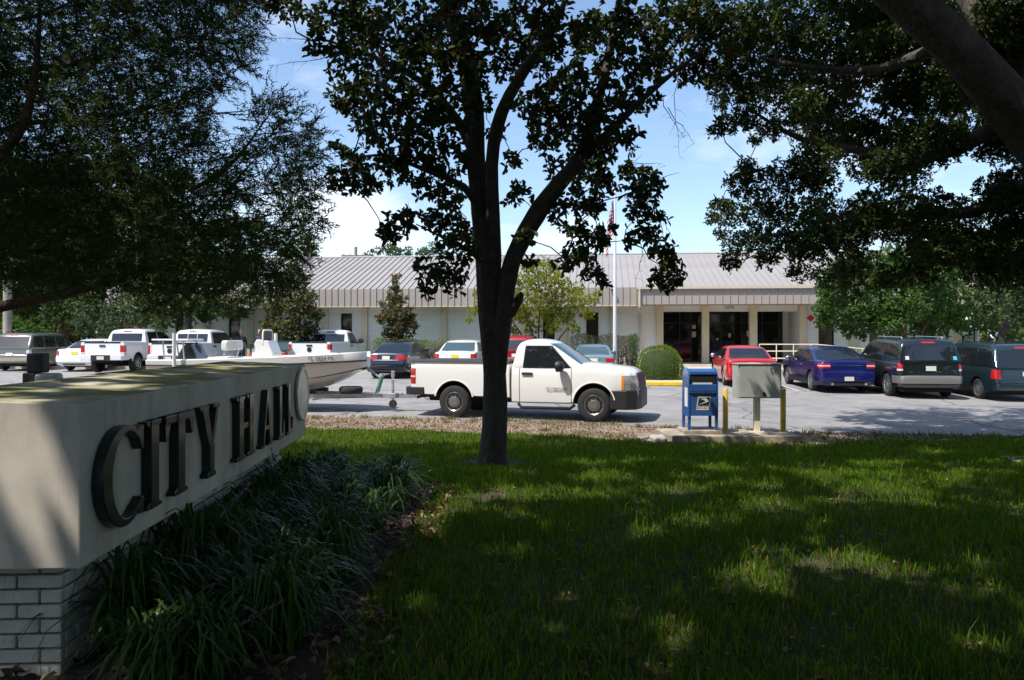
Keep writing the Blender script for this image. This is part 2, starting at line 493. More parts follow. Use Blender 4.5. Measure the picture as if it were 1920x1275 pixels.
for a, c in ((1244, 1316), (1329, 1405), (1419, 1497)):
    h = MB().box(bu(a), bu(c), 0.0, 0.2, 2.72, 3.02).build('entrance_header', M['white_trim'], bld)
    MB().box(bu(a), bu(c), -0.02, 0.0, 2.68, 2.74).build('header_trim', M['white_trim'], h)
nm = text_mesh('1070', 0.17, M['black'], 0.006, 'house_number')
o = link('house_number', nm, bld); o.location = (bu(1367), -0.012, 2.88); o.rotation_euler = (R(90), 0, 0); o.scale = (1.5, 1, 1)
# glazed entrance front: panes, mullions, notices
gv_ = 2.2
ga, gc = u_e0 + 0.05, bu(1466, gv_)
edges = [ga, ga + (gc - ga) * .16, ga + (gc - ga) * .34, ga + (gc - ga) * .5, ga + (gc - ga) * .67, ga + (gc - ga) * .84, gc]
for i in range(6):
    MB().box(edges[i] + 0.03, edges[i + 1] - 0.03, gv_, gv_ + 0.02, FLOOR + 0.08, 2.74).build('entrance_pane', M['dark_glass'], bld)
fr = MB()
for e in edges: fr.box(e - 0.03, e + 0.03, gv_ - 0.04, gv_ + 0.05, FLOOR, 2.78)
for i in range(6):
    fr.box(edges[i] + 0.03, edges[i + 1] - 0.03, gv_ - 0.04, gv_ + 0.05, FLOOR, FLOOR + 0.08)
    fr.box(edges[i] + 0.03, edges[i + 1] - 0.03, gv_ - 0.03, gv_ + 0.05, 2.12, 2.17)
fr.build('entrance_frame', M['dark_frame'], bld)
MB().box(gc + 0.03, u_e1, gv_, gv_ + 0.2, -0.3, ZT).build('recess_back_wall', M['paint_brick'], bld)
for px, z, w_, h_ in ((1301, 1.55, .22, .3), (1301, 1.95, .18, .2), (1345, 1.3, .13, .1), (1368, 1.5, .12, .22), (1402, 1.6, .1, .3)):
    u_ = bu(px, gv_)
    MB().box(u_ - w_ / 2, u_ + w_ / 2, gv_ - 0.012, gv_ - 0.004, z - h_ / 2, z + h_ / 2).build('posted_notice', M['paper'], bld)
# roof: gable prism with standing seam panels over slope and fascia
ZE0, ZE1, ZR = 2.99, 3.84, 6.17
VE, VR = -1.0, 6.0
RU0, RU1 = UL - 0.8, UR + 0.9
rf = MB()
rf.prism([(VE + 0.02, ZE1 - 0.03), (VE + 0.02, ZE0 + 0.05), (13.2, ZE0 + 0.05), (13.2, ZE1 - 0.03), (VR, ZR - 0.03)], RU0 + 0.02, RU1 - 0.02, lambda a, b_, d: (d, a, b_))
roof = rf.build('roof', M['fascia_metal'], bld)
PW = 0.336
sl = Vector((0, VR - VE, ZR - ZE1)); L_ = sl.length; sn = Vector((0, -(ZR - ZE1), VR - VE)).normalized(); sd_ = sl.normalized()
pm = MB()
def slope_pt(x, s, h): 
    p = Vector((x, VE, ZE1)) + sd_ * s + sn * h
    return (p.x, p.y, p.z)
for x0, x1, h0, h1 in ((0, PW - 0.035, 0.0, 0.012), (PW - 0.035, PW - 0.003, 0.0, 0.062)):
    pm.add([slope_pt(x0, 0, h0), slope_pt(x1, 0, h0), slope_pt(x1, L_, h0), slope_pt(x0, L_, h0), slope_pt(x0, 0, h1), slope_pt(x1, 0, h1), slope_pt(x1, L_, h1), slope_pt(x0, L_, h1)],
           [(0, 3, 2, 1), (4, 5, 6, 7), (0, 1, 5, 4), (1, 2, 6, 5), (2, 3, 7, 6), (3, 0, 4, 7)])
rp_me = pm.mesh('roof_panel', M['roof_metal'])
fm = MB()
fm.box(0, PW - 0.035, VE - 0.012, VE, ZE0, ZE1); fm.box(PW - 0.035, PW - 0.003, VE - 0.055, VE, ZE0, ZE1 + 0.05)
fp_me = fm.mesh('fascia_panel', M['fascia_metal'])
fascia = MB().box(RU0, RU1, VE - 0.03, VE + 0.04, ZE0 - 0.05, ZE0 - 0.002).build('fascia', M['beige'], bld)
n_p = int((RU1 - RU0) / PW)
pu0, pu1 = bu(1197, -2.0), bu(1530, -2.0)
for i in range(n_p):
    o = link('roof_panel', rp_me, roof); o.location = (RU0 + i * PW, 0, 0)
    o = link('fascia_panel', fp_me, fascia); o.location = (RU0 + i * PW, 0, 0)
MB().tube([(RU0, VR, ZR + 0.02), (RU1, VR, ZR + 0.02)], 0.07, 6).build('ridge_cap', M['roof_metal'], bld)
MB().box(RU0 + 0.1, RU1 - 0.1, VE + 0.05, -0.004, 3.03, 3.05).build('soffit', M['white_trim'], bld)
# entrance canopy in front of the main eave
pc = MB(); PV = -2.1
pc.box(pu0, pu1, PV + 0.02, VE - 0.06, ZE0 + 0.04, ZE1 - 0.12)
canopy = pc.build('entrance_canopy', M['fascia_metal'], bld)
fm = MB(); fm.box(0, 0.352, PV - 0.012, PV + 0.018, ZE0 - 0.02, ZE1 - 0.14); fm.box(0.33, 0.352, PV - 0.05, PV - 0.012, ZE0 - 0.02, ZE1 - 0.14)
cp_me = fm.mesh('canopy_panel', M['fascia_metal'])
for i in range(int((pu1 - pu0) / 0.355)):
    o = link('canopy_panel', cp_me, canopy); o.location = (pu0 + i * 0.355, 0, 0)
MB().box(pu0 - 0.12, pu1 + 0.1, PV - 0.14, PV - 0.055, ZE1 - 0.13, ZE1 - 0.01).build('gutter', M['beige'], canopy)
dsp = MB().tube([(pu0 + 0.05, PV - 0.10, ZE1 - 0.1), (pu0 + 0.05, PV - 0.10, ZE0 - 0.1), (pu0 + 0.05, -0.9, ZE0 - 0.16), (bu(1201), -0.12, 2.6), (bu(1201), -0.10, 0.0)], 0.05, 8)
dsp.build('downspout', M['beige'], bld)
for px in (583, 760, 905):
    MB().tube([(bu(px), -0.06, 2.99), (bu(px), -0.06, 0.0)], 0.035, 8).build('downspout', M['white_trim'], bld)
MB().box(bu(1148, -1.2) - 0.06, bu(1148, -1.2) + 0.1, -1.25, -1.06, 3.66, 3.76).build('eave_floodlight', M['black'], bld)
# red fire alarm plate beside the entrance
o = MB().box(-0.13, 0.13, -0.03, 0.0, -0.13, 0.13).build('alarm_plate', mat('alarm_red', (0.5, 0.02, 0.03), 0.4), bld)
o.location = (bu(1520), -0.003, 2.35); o.rotation_euler = (0, R(45), 0)
# kerbed walk and bed along the building
wk = MB().box(-34, 34, -4.4, -0.17, -0.5, 0.0).build('sidewalk', M['sidewalk'], None)
wk.location = B0; wk.rotation_euler = (0, 0, -BA); wk['kind'] = 'structure'
M['bed_grass'] = mat('bed_grass', (0.07, 0.11, 0.025), 0.95, var=0.5, vscale=5, bump=0.8, bscale=30)
for a, c in ((-26, bu(1180)), (bu(1515), 26)):
    bdm = MB().box(a, c, -3.2, -0.2, -0.1, 0.03).build('planting_bed', M['bed_grass'], None)
    bdm.location = B0; bdm.rotation_euler = (0, 0, -BA); bdm['kind'] = 'structure'
# raised island with kerb in front of the entrance
isl = MB()
pts = [(4.4, 29.2), (6.6, 29.0), (6.9, 29.3), (6.9, 36), (3.4, 36), (3.4, 34), (4.15, 30)]
isl.prism(pts, -0.6, -0.18, lambda a, b_, d: (a, b_, d))
o = isl.build('kerb', M['sidewalk'], None, bevel=0.03); o['kind'] = 'structure'
pts = [(4.55, 29.6), (6.5, 29.45), (6.6, 36), (3.6, 36), (3.6, 34), (4.3, 30.2)]
o = MB().prism(pts, -0.3, -0.165, lambda a, b_, d: (a, b_, d)).build('island_bed', M['bed_grass'], None); o['kind'] = 'structure'
st = MB().box(-1.0, 1.0, -0.08, 0.08, 0.0, 0.15).build('wheel_stop', M['yellow_paint'], None, bevel=0.03)
st.location = (5.6, 28.75, gz(5.6, 28.75)); st.rotation_euler = (0, 0, -R(4))
tag(st, 'yellow painted concrete wheel stop in front of the round clipped bush', 'wheel stop')
for X, a in ((-21.6, 0), (-18.9, 3), (-16.2, 5), (-11.8, 6.5), (-7.0, 6.5), (-3.4, 6.5), (1.7, 6.5), (7.2, 6), (10.0, 5), (12.3, 5), (14.4, 5)):
    D = 31.5 - 0.2 * X if X < 3 else 27.5 - 0.12 * (X - 7)
    decal_line(X, D, X + 5 * math.sin(R(a)), D + 5, 0.09)
# entrance handrail of the ramp
hr = empty('handrail', B0, -BA)
tag(hr, 'cream tubular handrail of the ramp beside the entrance', 'handrail')
M['cream'] = mat('cream_paint', (0.72, 0.64, 0.48), 0.5)
ua, ub, uc = bu(1424, -1.7), bu(1530, -1.7), bu(1650, -1.7)
for z in (0.42, 0.76, 1.08):
    MB().tube([(ua, -1.7, z), (ub, -1.7, z), (uc, -1.7, z - 0.28)], 0.025, 8).build('rail', M['cream'], hr, 60)
for u_ in np.linspace(ua, uc, 8):
    dz = 0 if u_ < ub else -0.28 * (u_ - ub) / (uc - ub)
    MB().tube([(u_, -1.7, -0.05), (u_, -1.7, 1.08 + dz)], 0.024, 8).build('post', M['cream'], hr, 60)
# ------------------------------------------------------------------ vehicles
def fillet(pts, d=0.08, n=5):
    out_ = [Vector(pts[0])]
    for i in range(1, len(pts) - 1):
        a, p, c = Vector(pts[i - 1]), Vector(pts[i]), Vector(pts[i + 1])
        la, lc = (a - p).length, (c - p).length
        da, dc = min(d, la * 0.45), min(d, lc * 0.45)
        s, e = p + (a - p) * (da / la), p + (c - p) * (dc / lc)
        for k in range(n + 1):
            t_ = k / n
            out_.append(s * (1 - t_) ** 2 + p * 2 * t_ * (1 - t_) + e * t_ ** 2)
    out_.append(Vector(pts[-1]))
    return out_

def stations(*polys, step=0.16):
    xs = set()
    for p in polys:
        for q in p: xs.add(round(q[0], 4))
    lo, hi = min(xs), max(xs)
    n = int((hi - lo) / step)
    for i in range(n + 1): xs.add(round(lo + (hi - lo) * i / n, 4))
    xs = sorted(xs)
    keep = [xs[0]]
    for x in xs[1:]:
        if x - keep[-1] > 0.004: keep.append(x)
    keep[-1] = xs[-1]
    return keep

def pin(poly, x):
    return float(np.interp(x, [q[0] for q in poly], [q[1] for q in poly]))

def mirror_ring(half, x):
    return [(x, y, z) for y, z in half] + [(x, -y, z) for y, z in reversed(half[1:-1])]

def body_mesh(name, top, wid, bot, mats, crown=0.035, boxy=0.0, waist=0.55):
    top = fillet([(x, z, 0) for x, z in top]); top = [(p.x, p.y) for p in top]
    xs = stations(top, wid, bot)
    rings = []
    for x in xs:
        zt, w, zb = pin(top, x), pin(wid, x), pin(bot, x)
        h = zt - zb
        k = 1 - boxy
        half = [(0, zb), (.78 * w, zb), (w * (1 - .05 * k), zb + .05 * h), (w * (1 - .022 * k), zb + .22 * h), (w * (1 - .006 * k), zb + .40 * h), (w, zb + waist * h),
                (w * (1 - .012 * k), zb + .76 * h), (w * (1 - .03 * k), zb + .90 * h), (w * (1 - .055 * k) - .004, zt - .03 * min(1, h)), (w * (1 - .085 * k) - .02, zt - .004), (w * .72, zt + crown * .42), (w * .38, zt + crown * .85), (0, zt + crown)]
        rings.append(mirror_ring(half, x))
    return MB().loft(rings).mesh(name, mats, 32)

def cabin_mesh(name, roof, H, belt, wb, wr, mats, taper=0.04, crown=0.03, d=0.14):
    rp_ = fillet([(x, z, 0) for x, z in roof], d); rp_ = [(p.x, p.y) for p in rp_]
    xs = stations(rp_)
    x0, x1 = xs[0], xs[-1]
    rings = []
    for x in xs:
        zt = max(pin(rp_, x), belt + 0.02)
        e = abs((x - (x0 + x1) / 2) / ((x1 - x0) / 2))
        tp = 1 - taper * e ** 3
        def yy(z): 
            s_ = max(0, (z - belt) / (H - belt))
            return (wb + (wr - wb) * (0.75 * s_ + 0.25 * s_ * s_)) * tp
        h = zt - belt
        z3 = zt - min(0.07, h * .4)
        half = [(0, belt - 0.06), (yy(belt) * .98, belt - 0.06), (yy(belt), belt), (yy(belt + (z3 - belt) * .33), belt + (z3 - belt) * .33), (yy(belt + (z3 - belt) * .67), belt + (z3 - belt) * .67), (yy(z3), z3),
                (yy(zt - min(.03, h * .2)) - .022, zt - min(.025, h * .15)), (yy(zt) - .075, zt), (yy(zt) * .5, zt + crown * .75 * min(1, h / .2)), (0, zt + crown * min(1, h / .2))]
        rings.append(mirror_ring(half, x))
    return MB().loft(rings).mesh(name, mats, 40)

def patch(src, name, m, lim=None, planes=(), pred=None, off=0.005, smooth=True):
    """a skin panel cut out of a body surface and lifted off it by a few millimetres"""
    bm = bmesh.new(); bm.from_mesh(src)
    lim = lim or {}
    pl = list(planes)
    for k, val in lim.items():
        ax = 'xyz'.index(k[0]); s_ = 1 if k[1] == '1' else -1
        co = [0, 0, 0]; co[ax] = val; no = [0, 0, 0]; no[ax] = s_
        pl.append((co, no))
    for co, no in pl:
        bmesh.ops.bisect_plane(bm, geom=bm.verts[:] + bm.edges[:] + bm.faces[:], plane_co=co, plane_no=no, clear_outer=True, dist=1e-5)
    bm.normal_update()
    if pred:
        kill = [f for f in bm.faces if not pred(f.calc_center_median(), f.normal)]
        bmesh.ops.delete(bm, geom=kill, context='FACES')
    bm.normal_update()
    for v in bm.verts: v.co += v.normal * off
    me = bpy.data.meshes.new(name)
    bm.to_mesh(me); bm.free()
    me.materials.clear(); me.materials.append(m)
    me.polygons.foreach_set('material_index', [0] * len(me.polygons))
    if smooth:
        me.polygons.foreach_set('use_smooth', [True] * len(me.polygons)); me.set_sharp_from_angle(angle=R(40))
    return me

def cut_wells(me, cuts):
    """cut the wheel wells out of a body mesh"""
    o = bpy.data.objects.new('tmp_body', me); COL.objects.link(o)
    tmp = []
    for x, z, r, y0, y1 in cuts:
        c = MB().lathe([(r, y0), (r, y1)], 36, 'y', (x, 0, z), mi=1)
        cm = c.mesh('tmp_cut', [me.materials[0], M['well']])
        co = bpy.data.objects.new('tmp_cut', cm); COL.objects.link(co); tmp.append(co)
        md = o.modifiers.new('cut', 'BOOLEAN'); md.operation = 'DIFFERENCE'; md.object = co; md.solver = 'EXACT'
    dg = bpy.context.evaluated_depsgraph_get()
    res = bpy.data.meshes.new_from_object(o.evaluated_get(dg))
    res.name = me.name
    bpy.data.objects.remove(o)
    for c in tmp: bpy.data.objects.remove(c)
    res.polygons.foreach_set('use_smooth', [True] * len(res.polygons)); res.set_sharp_from_angle(angle=R(32))
    return res

WHEELS = {}
def wheel_meshes(r, rim, style, tw):
    key = (r, rim, style, tw)
    if key in WHEELS: return WHEELS[key]
    t_ = MB().lathe([(rim, -tw / 2 + .02), (rim + .012, -tw / 2), (r - .055, -tw / 2 - .004), (r - .018, -tw / 2 + .018), (r, -tw / 2 + .05), (r, tw / 2 - .05), (r - .018, tw / 2 - .018), (r - .055, tw / 2 + .004), (rim + .012, tw / 2), (rim, tw / 2 - .02)], 40, 'y').mesh('tyre', M['tyre'], 40)
    # outer face on -y side (mirrored for the other side by rotation)
    k = MB()
    f = -tw / 2
    k.lathe([(rim + .002, f + .12), (rim + .002, f + .02), (rim - .012, f + .006), (rim - .03, f + .02), (rim - .036, f + .07)], 36, 'y')
    if style == 'steel':
        k.lathe([(rim - .03, f + .045), (rim - .06, f + .022), (rim * .46, f + .018), (rim * .40, f + .0), (.001, f - .004)], 36, 'y')
        for i in range(10):
            a = 2 * math.pi * i / 10
            k.lathe([(.030, f + .004), (.030, f + .0165), (.001, f + .0166)], 8, 'y', (math.sin(a) * rim * .70, 0.0, math.cos(a) * rim * .70), mi=1)
    else:
        n = {'five': 5, 'six': 6, 'seven': 7, 'ten': 10}[style]
        k.lathe([(rim - .03, f + .09), (.001, f + .10)], 30, 'y', mi=1)
        k.lathe([(rim * .30, f + .05), (rim * .27, f + .012), (.001, f + .005)], 20, 'y')
        for i in range(n):
            a = 2 * math.pi * i / n
            w0, w1 = (.042, .06) if n <= 6 else (.022, .034)
            ca, sa = math.cos(a), math.sin(a)
            def q(rr, ww, yy): return (sa * rr + ca * ww, yy, ca * rr - sa * ww)
            r0, r1 = rim * .22, rim - .02
            vs = [q(r0, -w0, f + .016), q(r0, w0, f + .016), q(r1, w1, f + .022), q(r1, -w1, f + .022), q(r0, -w0, f + .06), q(r0, w0, f + .06), q(r1, w1, f + .06), q(r1, -w1, f + .06)]
            k.add(vs, [(0, 1, 2, 3), (7, 6, 5, 4), (0, 4, 5, 1), (1, 5, 6, 2), (2, 6, 7, 3), (3, 7, 4, 0)])
    w = k.mesh('wheel', [M['steel'] if style == 'steel' else M['alloy'], M['well']], 35)
    WHEELS[key] = (w, t_)
    return WHEELS[key]

def add_wheels(root, xs, ytrack, r, rim, style, tw):
    w, t_ = wheel_meshes(r, rim, style, tw)
    for x in xs:
        for s in (-1, 1):
            o = link('wheel', w, root); o.location = (x, s * ytrack, r)
            o.rotation_euler = (0, R(random.uniform(0, 70)), 0 if s < 0 else R(180))
            link('tyre', t_, o)

def paint(name, col, metallic=0.0, rough=0.28):
    return mat(name, col, rough, metallic, coat=0.9)

def mirror(root, x, y, z, m):
    for s in (-1, 1):
        k = MB()
        rings = []
        for f_, sc in ((0, .55), (.03, .92), (.10, 1.0), (.15, .85), (.17, .5)):
            rings.append([(x + .02 - f_ * .7, s * (y + .12 + .10 * math.cos(a) * sc), z + .085 * math.sin(a) * sc) for a in np.linspace(0, 2 * math.pi, 13)[:-1]])
        k.loft(rings); k.box(x - .03, x + .01, min(s * (y - .06), s * (y + .06)), max(s * (y - .06), s * (y + .06)), z - .05, z - .01)
        o = k.build('side_mirror', m, root, 50)

def lights(body, root, lim, yin, m=None, name='tail_light', inner=None):
    for s in (-1, 1):
        l = dict(lim); l['y0' if s > 0 else 'y1'] = s * yin
        o = link(name, patch(body, name, m or M['red_lens'], l, off=0.008), root)
        if inner:
            l2 = dict(l); l2['z1'] = lim['z0'] + (lim['z1'] - lim['z0']) * inner[0]; l2['z0'] = lim['z0'] + (lim['z1'] - lim['z0']) * inner[1]
            link('reversing_lens', patch(body, 'reversing_lens', M['white_lens'], l2, off=0.011), o)

def seams(body, root, xs, z0, z1, m=None):
    for x in xs:
        link('door_seam', patch(body, 'door_seam', m or M['well'], {'x0': x - .007, 'x1': x + .007, 'z0': z0, 'z1': z1}, pred=lambda c, n: abs(n.y) > .5, off=.002), root)

def side_windows(cab, root, belt, roof, H, bars, m, drop=0.085, z0=None, gap=0.035):
    """bars: list of (x0, x1, lean0, lean1): window between slanted front and back edges"""
    z0 = z0 or belt + 0.03
    for x0, x1, l0, l1 in bars:
        for s in (-1, 1):
            pl = [((x0, 0, z0), (-1, 0, l0)), ((x1, 0, z0), (1, 0, -l1))]
            link('window', patch(cab, 'window', m, {'z0': z0, 'z1': H - drop}, pl, pred=lambda c, n: n.y * s > .55, off=.004), root)

def car(name, label, x, D, a, col, kind='sedan', L=4.8, Wd=1.84, H=1.46, metal=0.0, glass='glass', wheel=('five', .33, .215), group=None, plate='plate', z=None, **kw):
    """a parked car: x = world position of the middle of its tail, D = distance of the tail, a = heading in degrees to the right of straight ahead"""
    root = empty(name)
    l = L / 2
    hd = Vector((math.sin(R(a)), math.cos(R(a)), 0))
    P = Vector((x, D, 0)) + hd * l
    pr, pf = P - hd * (l * .58), P + hd * (l * .6)
    zr, zf = gz(pr.x, pr.y), gz(pf.x, pf.y)
    root.location = (P.x, P.y, (zr + zf) / 2)
    root.rotation_euler = (0, -math.atan2(zf - zr, L * .59), R(90 - a))
    pm_ = paint(name + '_paint', col, metal)
    mats = [pm_, M['well']]
    style, r, rim = wheel
    G = M[glass]
    w = Wd / 2
    if kind == 'sedan':
        dk = kw.get('deck', 1.02)
        rb = -l + kw.get('trunk', .72); cw = l - 1.28
        belt = .96
        top = [(-l, .56), (-l + .035, .70), (-l + .06, .74), (-l + .10, dk - .03), (-l + .22, dk + .005), (rb + .1, dk + .015), (0, .99), (cw, .99), (l - .5, .85), (l - .12, .70), (l, .5)]
        roof = [(rb - .03, dk - .01), (rb + .80, H - .05), (rb + 1.25, H), (.25, H - .005), (.55, H - .06), (cw + .12, .97)]
        bot = [(-l, .40), (-l + .1, .27), (-l + .6, .20), (l - .6, .19), (l - .1, .24), (l, .34)]
        xa = (-l + L * .225, l - L * .195)
    else:
        belt = kw.get('belt', 1.08)
        cw = l - kw.get('hood', 1.25)
        top = [(-l, .60), (-l + .03, .70), (-l + .07, .74), (-l + .10, belt - .02), (-l + .2, belt), (cw, belt - .0), (l - .45, belt - .12), (l - .1, .82), (l, .6)]
        rk = kw.get('rake', .28)
        roof = [(-l + .085, belt - .02), (-l + .09 + rk, H - .10), (-l + .09 + rk + .22, H - .015), (0, H), (cw - .95, H - .05), (cw + .12, belt - .02)]
        bot = [(-l, .46), (-l + .1, .36), (-l + .6, .30 if kind == 'suv' else .22), (l - .6, .28 if kind == 'suv' else .2), (l - .1, .3), (l, .4)]
        xa = (-l + L * .215, l - L * .19)
    wid = [(-l, w * .86), (-l + .06, w * .925), (-l + .22, w * .975), (-l + .6, w), (l - .7, w), (l - .25, w * .93), (l, w * .72)]
    body = body_mesh('body', top, wid, bot, mats)
    body = cut_wells(body, [(xx, r + .015, r + .062, s0, s1) for xx in xa for s0, s1 in ((-w - .3, -w + .27), (w - .27, w + .3))])
    link('body', body, root)
    cab = cabin_mesh('cabin', roof, H, belt, w * .955, w * (.70 if kind == 'sedan' else .80), mats, d=.3 if kind == 'sedan' else .16)
    link('cabin', cab, root)
    yr = w * .955
    if kind == 'sedan':
        link('rear_window', patch(cab, 'rear_window', G, {'z0': dk + .035, 'z1': H - .075}, [((0, w * .80, dk), (0, 1, .32)), ((0, -w * .80, dk), (0, -1, .32))], pred=lambda c, n: n.x < -.16 and n.z > 0 and c.x < rb + 1.0, off=.004), root)
        b0, b1 = rb + .58, cw - .18
        mid = (b0 + b1) / 2 - .02
        side_windows(cab, root, belt, roof, H, [(b0 - .12, mid - .04, .75, .02), (mid + .04, b1 + .12, .02, -.95)], G, drop=.10, z0=belt + .045)
        link('windscreen', patch(cab, 'windscreen', G, {'z0': belt + .04, 'z1': H - .07}, pred=lambda c, n: n.x > .3 and abs(n.y) < .5, off=.004), root)
        lz0, lz1 = kw.get('lz', (.76, .95))
        lights(body, root, {'x1': -l + kw.get('lwrap', .26), 'z0': lz0, 'z1': lz1}, w * kw.get('lin', .55), inner=kw.get('inner'))
        link('boot_seam', patch(body, 'boot_seam', M['well'], {'z0': .715, 'z1': .727, 'y0': -w * .8, 'y1': w * .8}, pred=lambda c, n: n.x < -.4, off=.002), root)
        pz = kw.get('pz', (.78, .92))
        MB().box(-l - .012, -l + .30, -.5, .5, .30, .36).build('bumper_valance', M['black'], root)
        seams(body, root, (b0 - .1, mid, b1 + .1), .30, .95)
        hz = .86
    else:
        link('rear_window', patch(cab, 'rear_window', G, {'z0': belt + kw.get('rw0', .05), 'z1': H - .17}, [((0, w * .83, belt), (0, 1, .17)), ((0, -w * .83, belt), (0, -1, .17))], pred=lambda c, n: n.x < -.35 and c.x < 0, off=.004), root)
        ws = kw.get('wins') or [(-l + .42, -l + 1.25), (-l + 1.33, -l + 2.25), (-l + 2.33, cw - .28)]
        bars = []
        for i, (p, q) in enumerate(ws):
            bars.append((p, q, rk * .55 if i == 0 else .02, .02 if i < len(ws) - 1 else -.75))
        side_windows(cab, root, belt, roof, H, bars, G, drop=.15, z0=belt + .04)
        link('windscreen', patch(cab, 'windscreen', G, {'z0': belt + .04, 'z1': H - .1}, pred=lambda c, n: n.x > .3 and abs(n.y) < .5, off=.004), root)
        lz0, lz1 = kw.get('lz', (.86, 1.06))
        lights(body, root, {'x1': -l + kw.get('lwrap', .2), 'z0': lz0, 'z1': lz1}, w * kw.get('lin', .78), inner=kw.get('inner'))
        link('brake_light', patch(cab, 'brake_light', M['red_lens'], {'z0': H - .13, 'z1': H - .085, 'y0': -.2, 'y1': .2}, pred=lambda c, n: n.x < -.2 and c.x < 0, off=.006), root)
        seams(body, root, (ws[0][1] + .04, ws[1][1] + .04, cw - .1), .38, belt - .03)
        link('tailgate_seam', patch(body, 'tailgate_seam', M['well'], {'z0': .70, 'z1': .712, 'y0': -w * .8, 'y1': w * .8}, pred=lambda c, n: n.x < -.3, off=.002), root)
        for sy in (-1, 1):
            if kw.get('rack', True):
                MB().tube([(-l + .75, sy * w * .62, H), (-l + .8, sy * w * .62, H + .05), (cw - 1.1, sy * w * .62, H + .05), (cw - 1.0, sy * w * .62, H)], .018, 6).build('roof_rail', kw.get('rackm', M['black']), root)
        pz = kw.get('pz', (.80, .94))
        hz = 1.0
    # lower bumper band
    bz = kw.get('bump', (.44, .66))
    bmat = kw.get('bumpm', pm_)
    bo = link('rear_bumper', patch(body, 'rear_bumper', bmat, {'x1': -l + kw.get('bwrap', .55), 'z0': bz[0], 'z1': bz[1]}, off=.018), root)
    if kw.get('lowm'):
        link('lower_trim', patch(body, 'lower_trim', kw['lowm'], {'z1': kw.get('lowz', .40)}, pred=lambda c, n: n.z > -.6, off=.01), root)
    link('license_plate', patch(body, 'license_plate', M[plate], {'y0': -.155, 'y1': .155, 'z0': pz[0], 'z1': pz[1]}, pred=lambda c, n: n.x < -.4, off=.024), root)
    lights(body, root, {'x0': l - .4, 'z0': .62, 'z1': .78}, w * .5, M['white_lens'], 'headlight')
    mirror(root, cw - .18, w * .93, belt + .1, kw.get('mirm', pm_))
    for xx in kw.get('handles', (-l * .12, l * .3)):
        for s in (-1, 1):
            MB().box(xx - .09, xx + .09, s * w * .972 - .02, s * w * .972 + .02, belt - .13, belt - .10).build('door_handle', kw.get('handm', pm_), root, bevel=.008)
    if kw.get('exhaust'):
        for yy in kw['exhaust']:
            MB().lathe([(.032, -.0), (.045, 0), (.045, .15), (.032, .15)], 14, 'x', (-l - .01, yy, .33)).build('exhaust_pipe', M['chrome'], root, 40)
    if kw.get('chrome_bar'):
        link('chrome_bar', patch(body, 'chrome_bar', M['chrome'], {'y0': -w * .6, 'y1': w * .6, 'z0': kw['chrome_bar'], 'z1': kw['chrome_bar'] + .018}, pred=lambda c, n: n.x < -.3, off=.012), root)
    # underside so that no light passes below the cabin, with axle
    MB().box(-l + .35, l - .35, -w * .72, w * .72, .20, .30).build('underbody', M['well'], root)
    add_wheels(root, xa, w - .02 - .11, r, rim, style, .21)
    tag(root, label, kw.get('cat', 'car'), group)
    root['tail'] = 0
    del root['tail']
    root_extra = (root, body, cab, l, w)
    return root_extra

